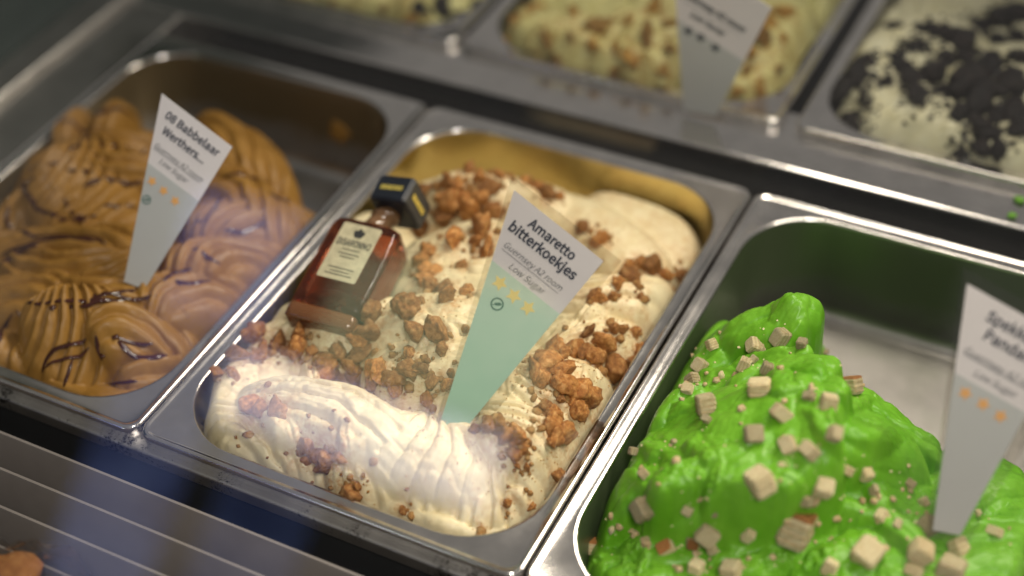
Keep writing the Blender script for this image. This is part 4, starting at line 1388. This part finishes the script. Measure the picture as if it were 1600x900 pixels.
# neck
nk = []
for v, r in ((0.0280, 0.0092), (0.0310, 0.0080), (0.0370, 0.0076), (0.0380, 0.0090), (0.0415, 0.0090), (0.0424, 0.0078), (0.0500, 0.0078)):
    nk.append([(r * math.cos(2 * math.pi * k / 24) + max(0, v - 0.028) * 0.30, v, -0.0135 + r * math.sin(2 * math.pi * k / 24)) for k in range(24)])
framed("neck", ring_mesh("neck", nk, True), M["neck"], smooth=True)
# cap: square black block with cut corners, screwed on at a slight turn
cap_o = []
CA = R_(11)
HW, HD, CX, CZ = 0.0132, 0.0150, 0.0082, -0.0130
for v, s_ in ((0.0436, 0.90), (0.0444, 1.0), (0.0622, 1.0), (0.0632, 0.92)):
    ring = []
    c = 0.10
    for x, z in ((-1 + c, -1), (1 - c, -1), (1, -1 + c), (1, 1 - c), (1 - c, 1), (-1 + c, 1), (-1, 1 - c), (-1, -1 + c)):
        xx, zz = x * HW * s_, z * HD * s_
        ring.append((CX + xx * math.cos(CA) - zz * math.sin(CA), v, CZ + xx * math.sin(CA) + zz * math.cos(CA)))
    cap_o.append(ring[::-1])
cm = ring_mesh("cap", cap_o, True, False)
bm = bmesh.new(); bm.from_mesh(cm); bm.verts.ensure_lookup_table()
bm.faces.new([bm.verts[i] for i in range(8)])
bmesh.ops.recalc_face_normals(bm, faces=bm.faces[:])
bmesh.ops.bevel(bm, geom=bm.edges[:], offset=0.0007, segments=2, affect='EDGES')
bm.to_mesh(cm); bm.free()
cap = framed("cap", cm, M["cap"])
# label and its print
lab_poly = [(-0.0125, -0.0205), (0.0125, -0.0205), (0.0132, -0.0195), (0.0132, 0.0205), (0.0122, 0.0216), (-0.0122, 0.0216), (-0.0132, 0.0205), (-0.0132, -0.0195)]
lb = prism_mesh("label", lab_poly, 0.0001, 0.0004, BF)
labo = link("label", lb, bt, M["label"])
lettering("DISARONNO", BF, 0.0, 0.0075, 0.0228, 0.00062, M["label_ink"], labo, 0.010, 0, 0, 1.6)
for y, w in ((0.0022, 0.012), (-0.001, 0.014), (-0.0035, 0.010), (-0.012, 0.017), (-0.0145, 0.013), (-0.0168, 0.018)):
    link("print_line", prism_mesh("print_line", [(-w / 2, y - .0003), (w / 2, y - .0003), (w / 2, y + .0003), (-w / 2, y + .0003)], 0.00045, 0.0006, BF), labo, M["label_ink"])
for k, (x, y, a) in enumerate(((-0.0018, 0.0143, 0.4), (0.0018, 0.0143, -0.4), (0, 0.0158, 0))):
    pts = [(x + 0.0016 * math.cos(q) * math.cos(a) - 0.0030 * math.sin(q) * math.sin(a), y + 0.0016 * math.cos(q) * math.sin(a) + 0.0030 * math.sin(q) * math.cos(a)) for q in np.linspace(0, 2 * math.pi, 13)[:-1]]
    link("crest", prism_mesh("crest", pts, 0.00045 + k * 0.00004, 0.0006 + k * 0.00004, BF), labo, M["label_ink"])
# gold lettering on the cap's front and right faces
for body, off, width, half in (("DISARONNO", 0.0, 0.0165, HD), ("DISARONNO", math.pi / 2, 0.0180, HW)):
    fr = BF @ Matrix.Translation((CX, 0, CZ)) @ Matrix.Rotation(-CA + off, 4, 'Y') @ Matrix.Translation((0, 0, half + 0.00025))
    lettering(body, fr, 0.0, 0.0535, width, 0.0, M["gold"], cap, 0.03, 0, 0, 1.5)

# ------------------------------------------------------------------ wrapped biscuits in the near corner
wp = at(8, 905, 0.004)
wr = empty("wrapped_snack", wp)
tag(wr, "blurred orange-brown biscuits in clear wrap in the bottom left corner", "wrapped biscuit")
for i, (dx, dy, dz, s) in enumerate(((0.0, 0.0, 0, 0.022), (0.022, -0.012, 0.002, 0.018), (-0.02, -0.012, 0, 0.02))):
    o = link("biscuit", chunk_mesh("biscuit", 700 + i, M["cake_tan"] if i == 1 else M["cake_crust"], 3, 0.15, (1, 1, 0.5), 0.05), wr)
    o.matrix_parent_inverse = Matrix.Identity(4)
    o.location = (dx, dy, dz)
    o.scale = (s, s, s)
wm = chunk_mesh("wrapper", 720, M["wrap"], 4, 0.12, (1.3, 1, 0.55), 0.16)
o = link("wrapper", wm, wr)
o.matrix_parent_inverse = Matrix.Identity(4)
o.location = (0.004, -0.008, 0.0)
o.scale = (0.040, 0.038, 0.034)

# ------------------------------------------------------------------ front glass of the case and the lit shop front it mirrors
ng = Vector((0, -0.9, 0.436)).normalized()
gx = Vector((1, 0, 0)); gyv = ng.cross(gx)
GF = Matrix.Translation((0, -0.2, -0.05)) @ Matrix((gx, gyv, ng)).transposed().to_4x4()
gp = link("front_glass", prism_mesh("front_glass", [(-0.6, 0.0), (1.2, 0.0), (1.2, 0.95), (-0.6, 0.95)], -0.004, 0.0, GF), None, M["pane"])
tag(gp, "slanted clear glass front of the ice cream case with faint reflections", "glass pane")


def lit(name, stops, strength, scale=3.0):
    m = bpy.data.materials.new(name)
    m.use_nodes = True
    nt = m.node_tree
    nt.nodes.clear()
    out = nd(nt, "ShaderNodeOutputMaterial")
    em = nd(nt, "ShaderNodeEmission")
    n = noise_node(nt, scale, 3, 0.5)
    r = ramp(nt, n.outputs["Fac"], stops)
    nt.links.new(r.outputs[0], em.inputs[0])
    em.inputs[1].default_value = strength
    nt.links.new(em.outputs[0], out.inputs[0])
    return m


sw = empty("shop_window", (-0.9, -2.4, -0.3))
tag(sw, "lit shop window across from the case, seen mirrored in its front glass", "shop window")
WIN = [("window_pane", -1.20, -0.54, 0.035, 0.195, lit("daylight_pane", [(0.3, (0.55, 0.50, 0.80)), (0.62, (0.86, 0.88, 1.0))], 4.8, 7)),
       ("window_pane", -1.02, -0.50, 0.215, 0.47, lit("green_pane", [(0.3, (0.30, 0.48, 0.30)), (0.7, (0.62, 0.78, 0.48))], 2.1, 5)),
       ("window_pane", -0.90, -0.56, 0.478, 0.505, lit("yellow_lamp_pane", [(0.3, (0.8, 0.7, 0.3)), (0.7, (1.0, 0.9, 0.45))], 2.2, 6)),
       ("window_pane", -1.43, -1.16, 0.215, 0.50, lit("violet_pane", [(0.35, (0.10, 0.10, 0.30)), (0.65, (0.38, 0.44, 0.88))], 2.6, 9)),
       ("window_pane", -1.46, -1.22, -0.42, 0.195, lit("blue_pane", [(0.35, (0.05, 0.08, 0.28)), (0.65, (0.24, 0.32, 0.70))], 1.5, 4)),
       ("window_pane", -1.12, -0.90, -0.45, 0.015, lit("blue_pane_dim", [(0.35, (0.03, 0.06, 0.20)), (0.65, (0.16, 0.24, 0.55))], 1.6, 4))]
for nme, x0, x1, z0, z1, m in WIN:
    link(nme, box_mesh(nme, x0, x1, -2.42, -2.40, z0, z1), sw, m)
link("window_frame", box_mesh("window_frame", -1.8, 0.2, -2.47, -2.44, -0.6, 0.8), sw, M["void"])
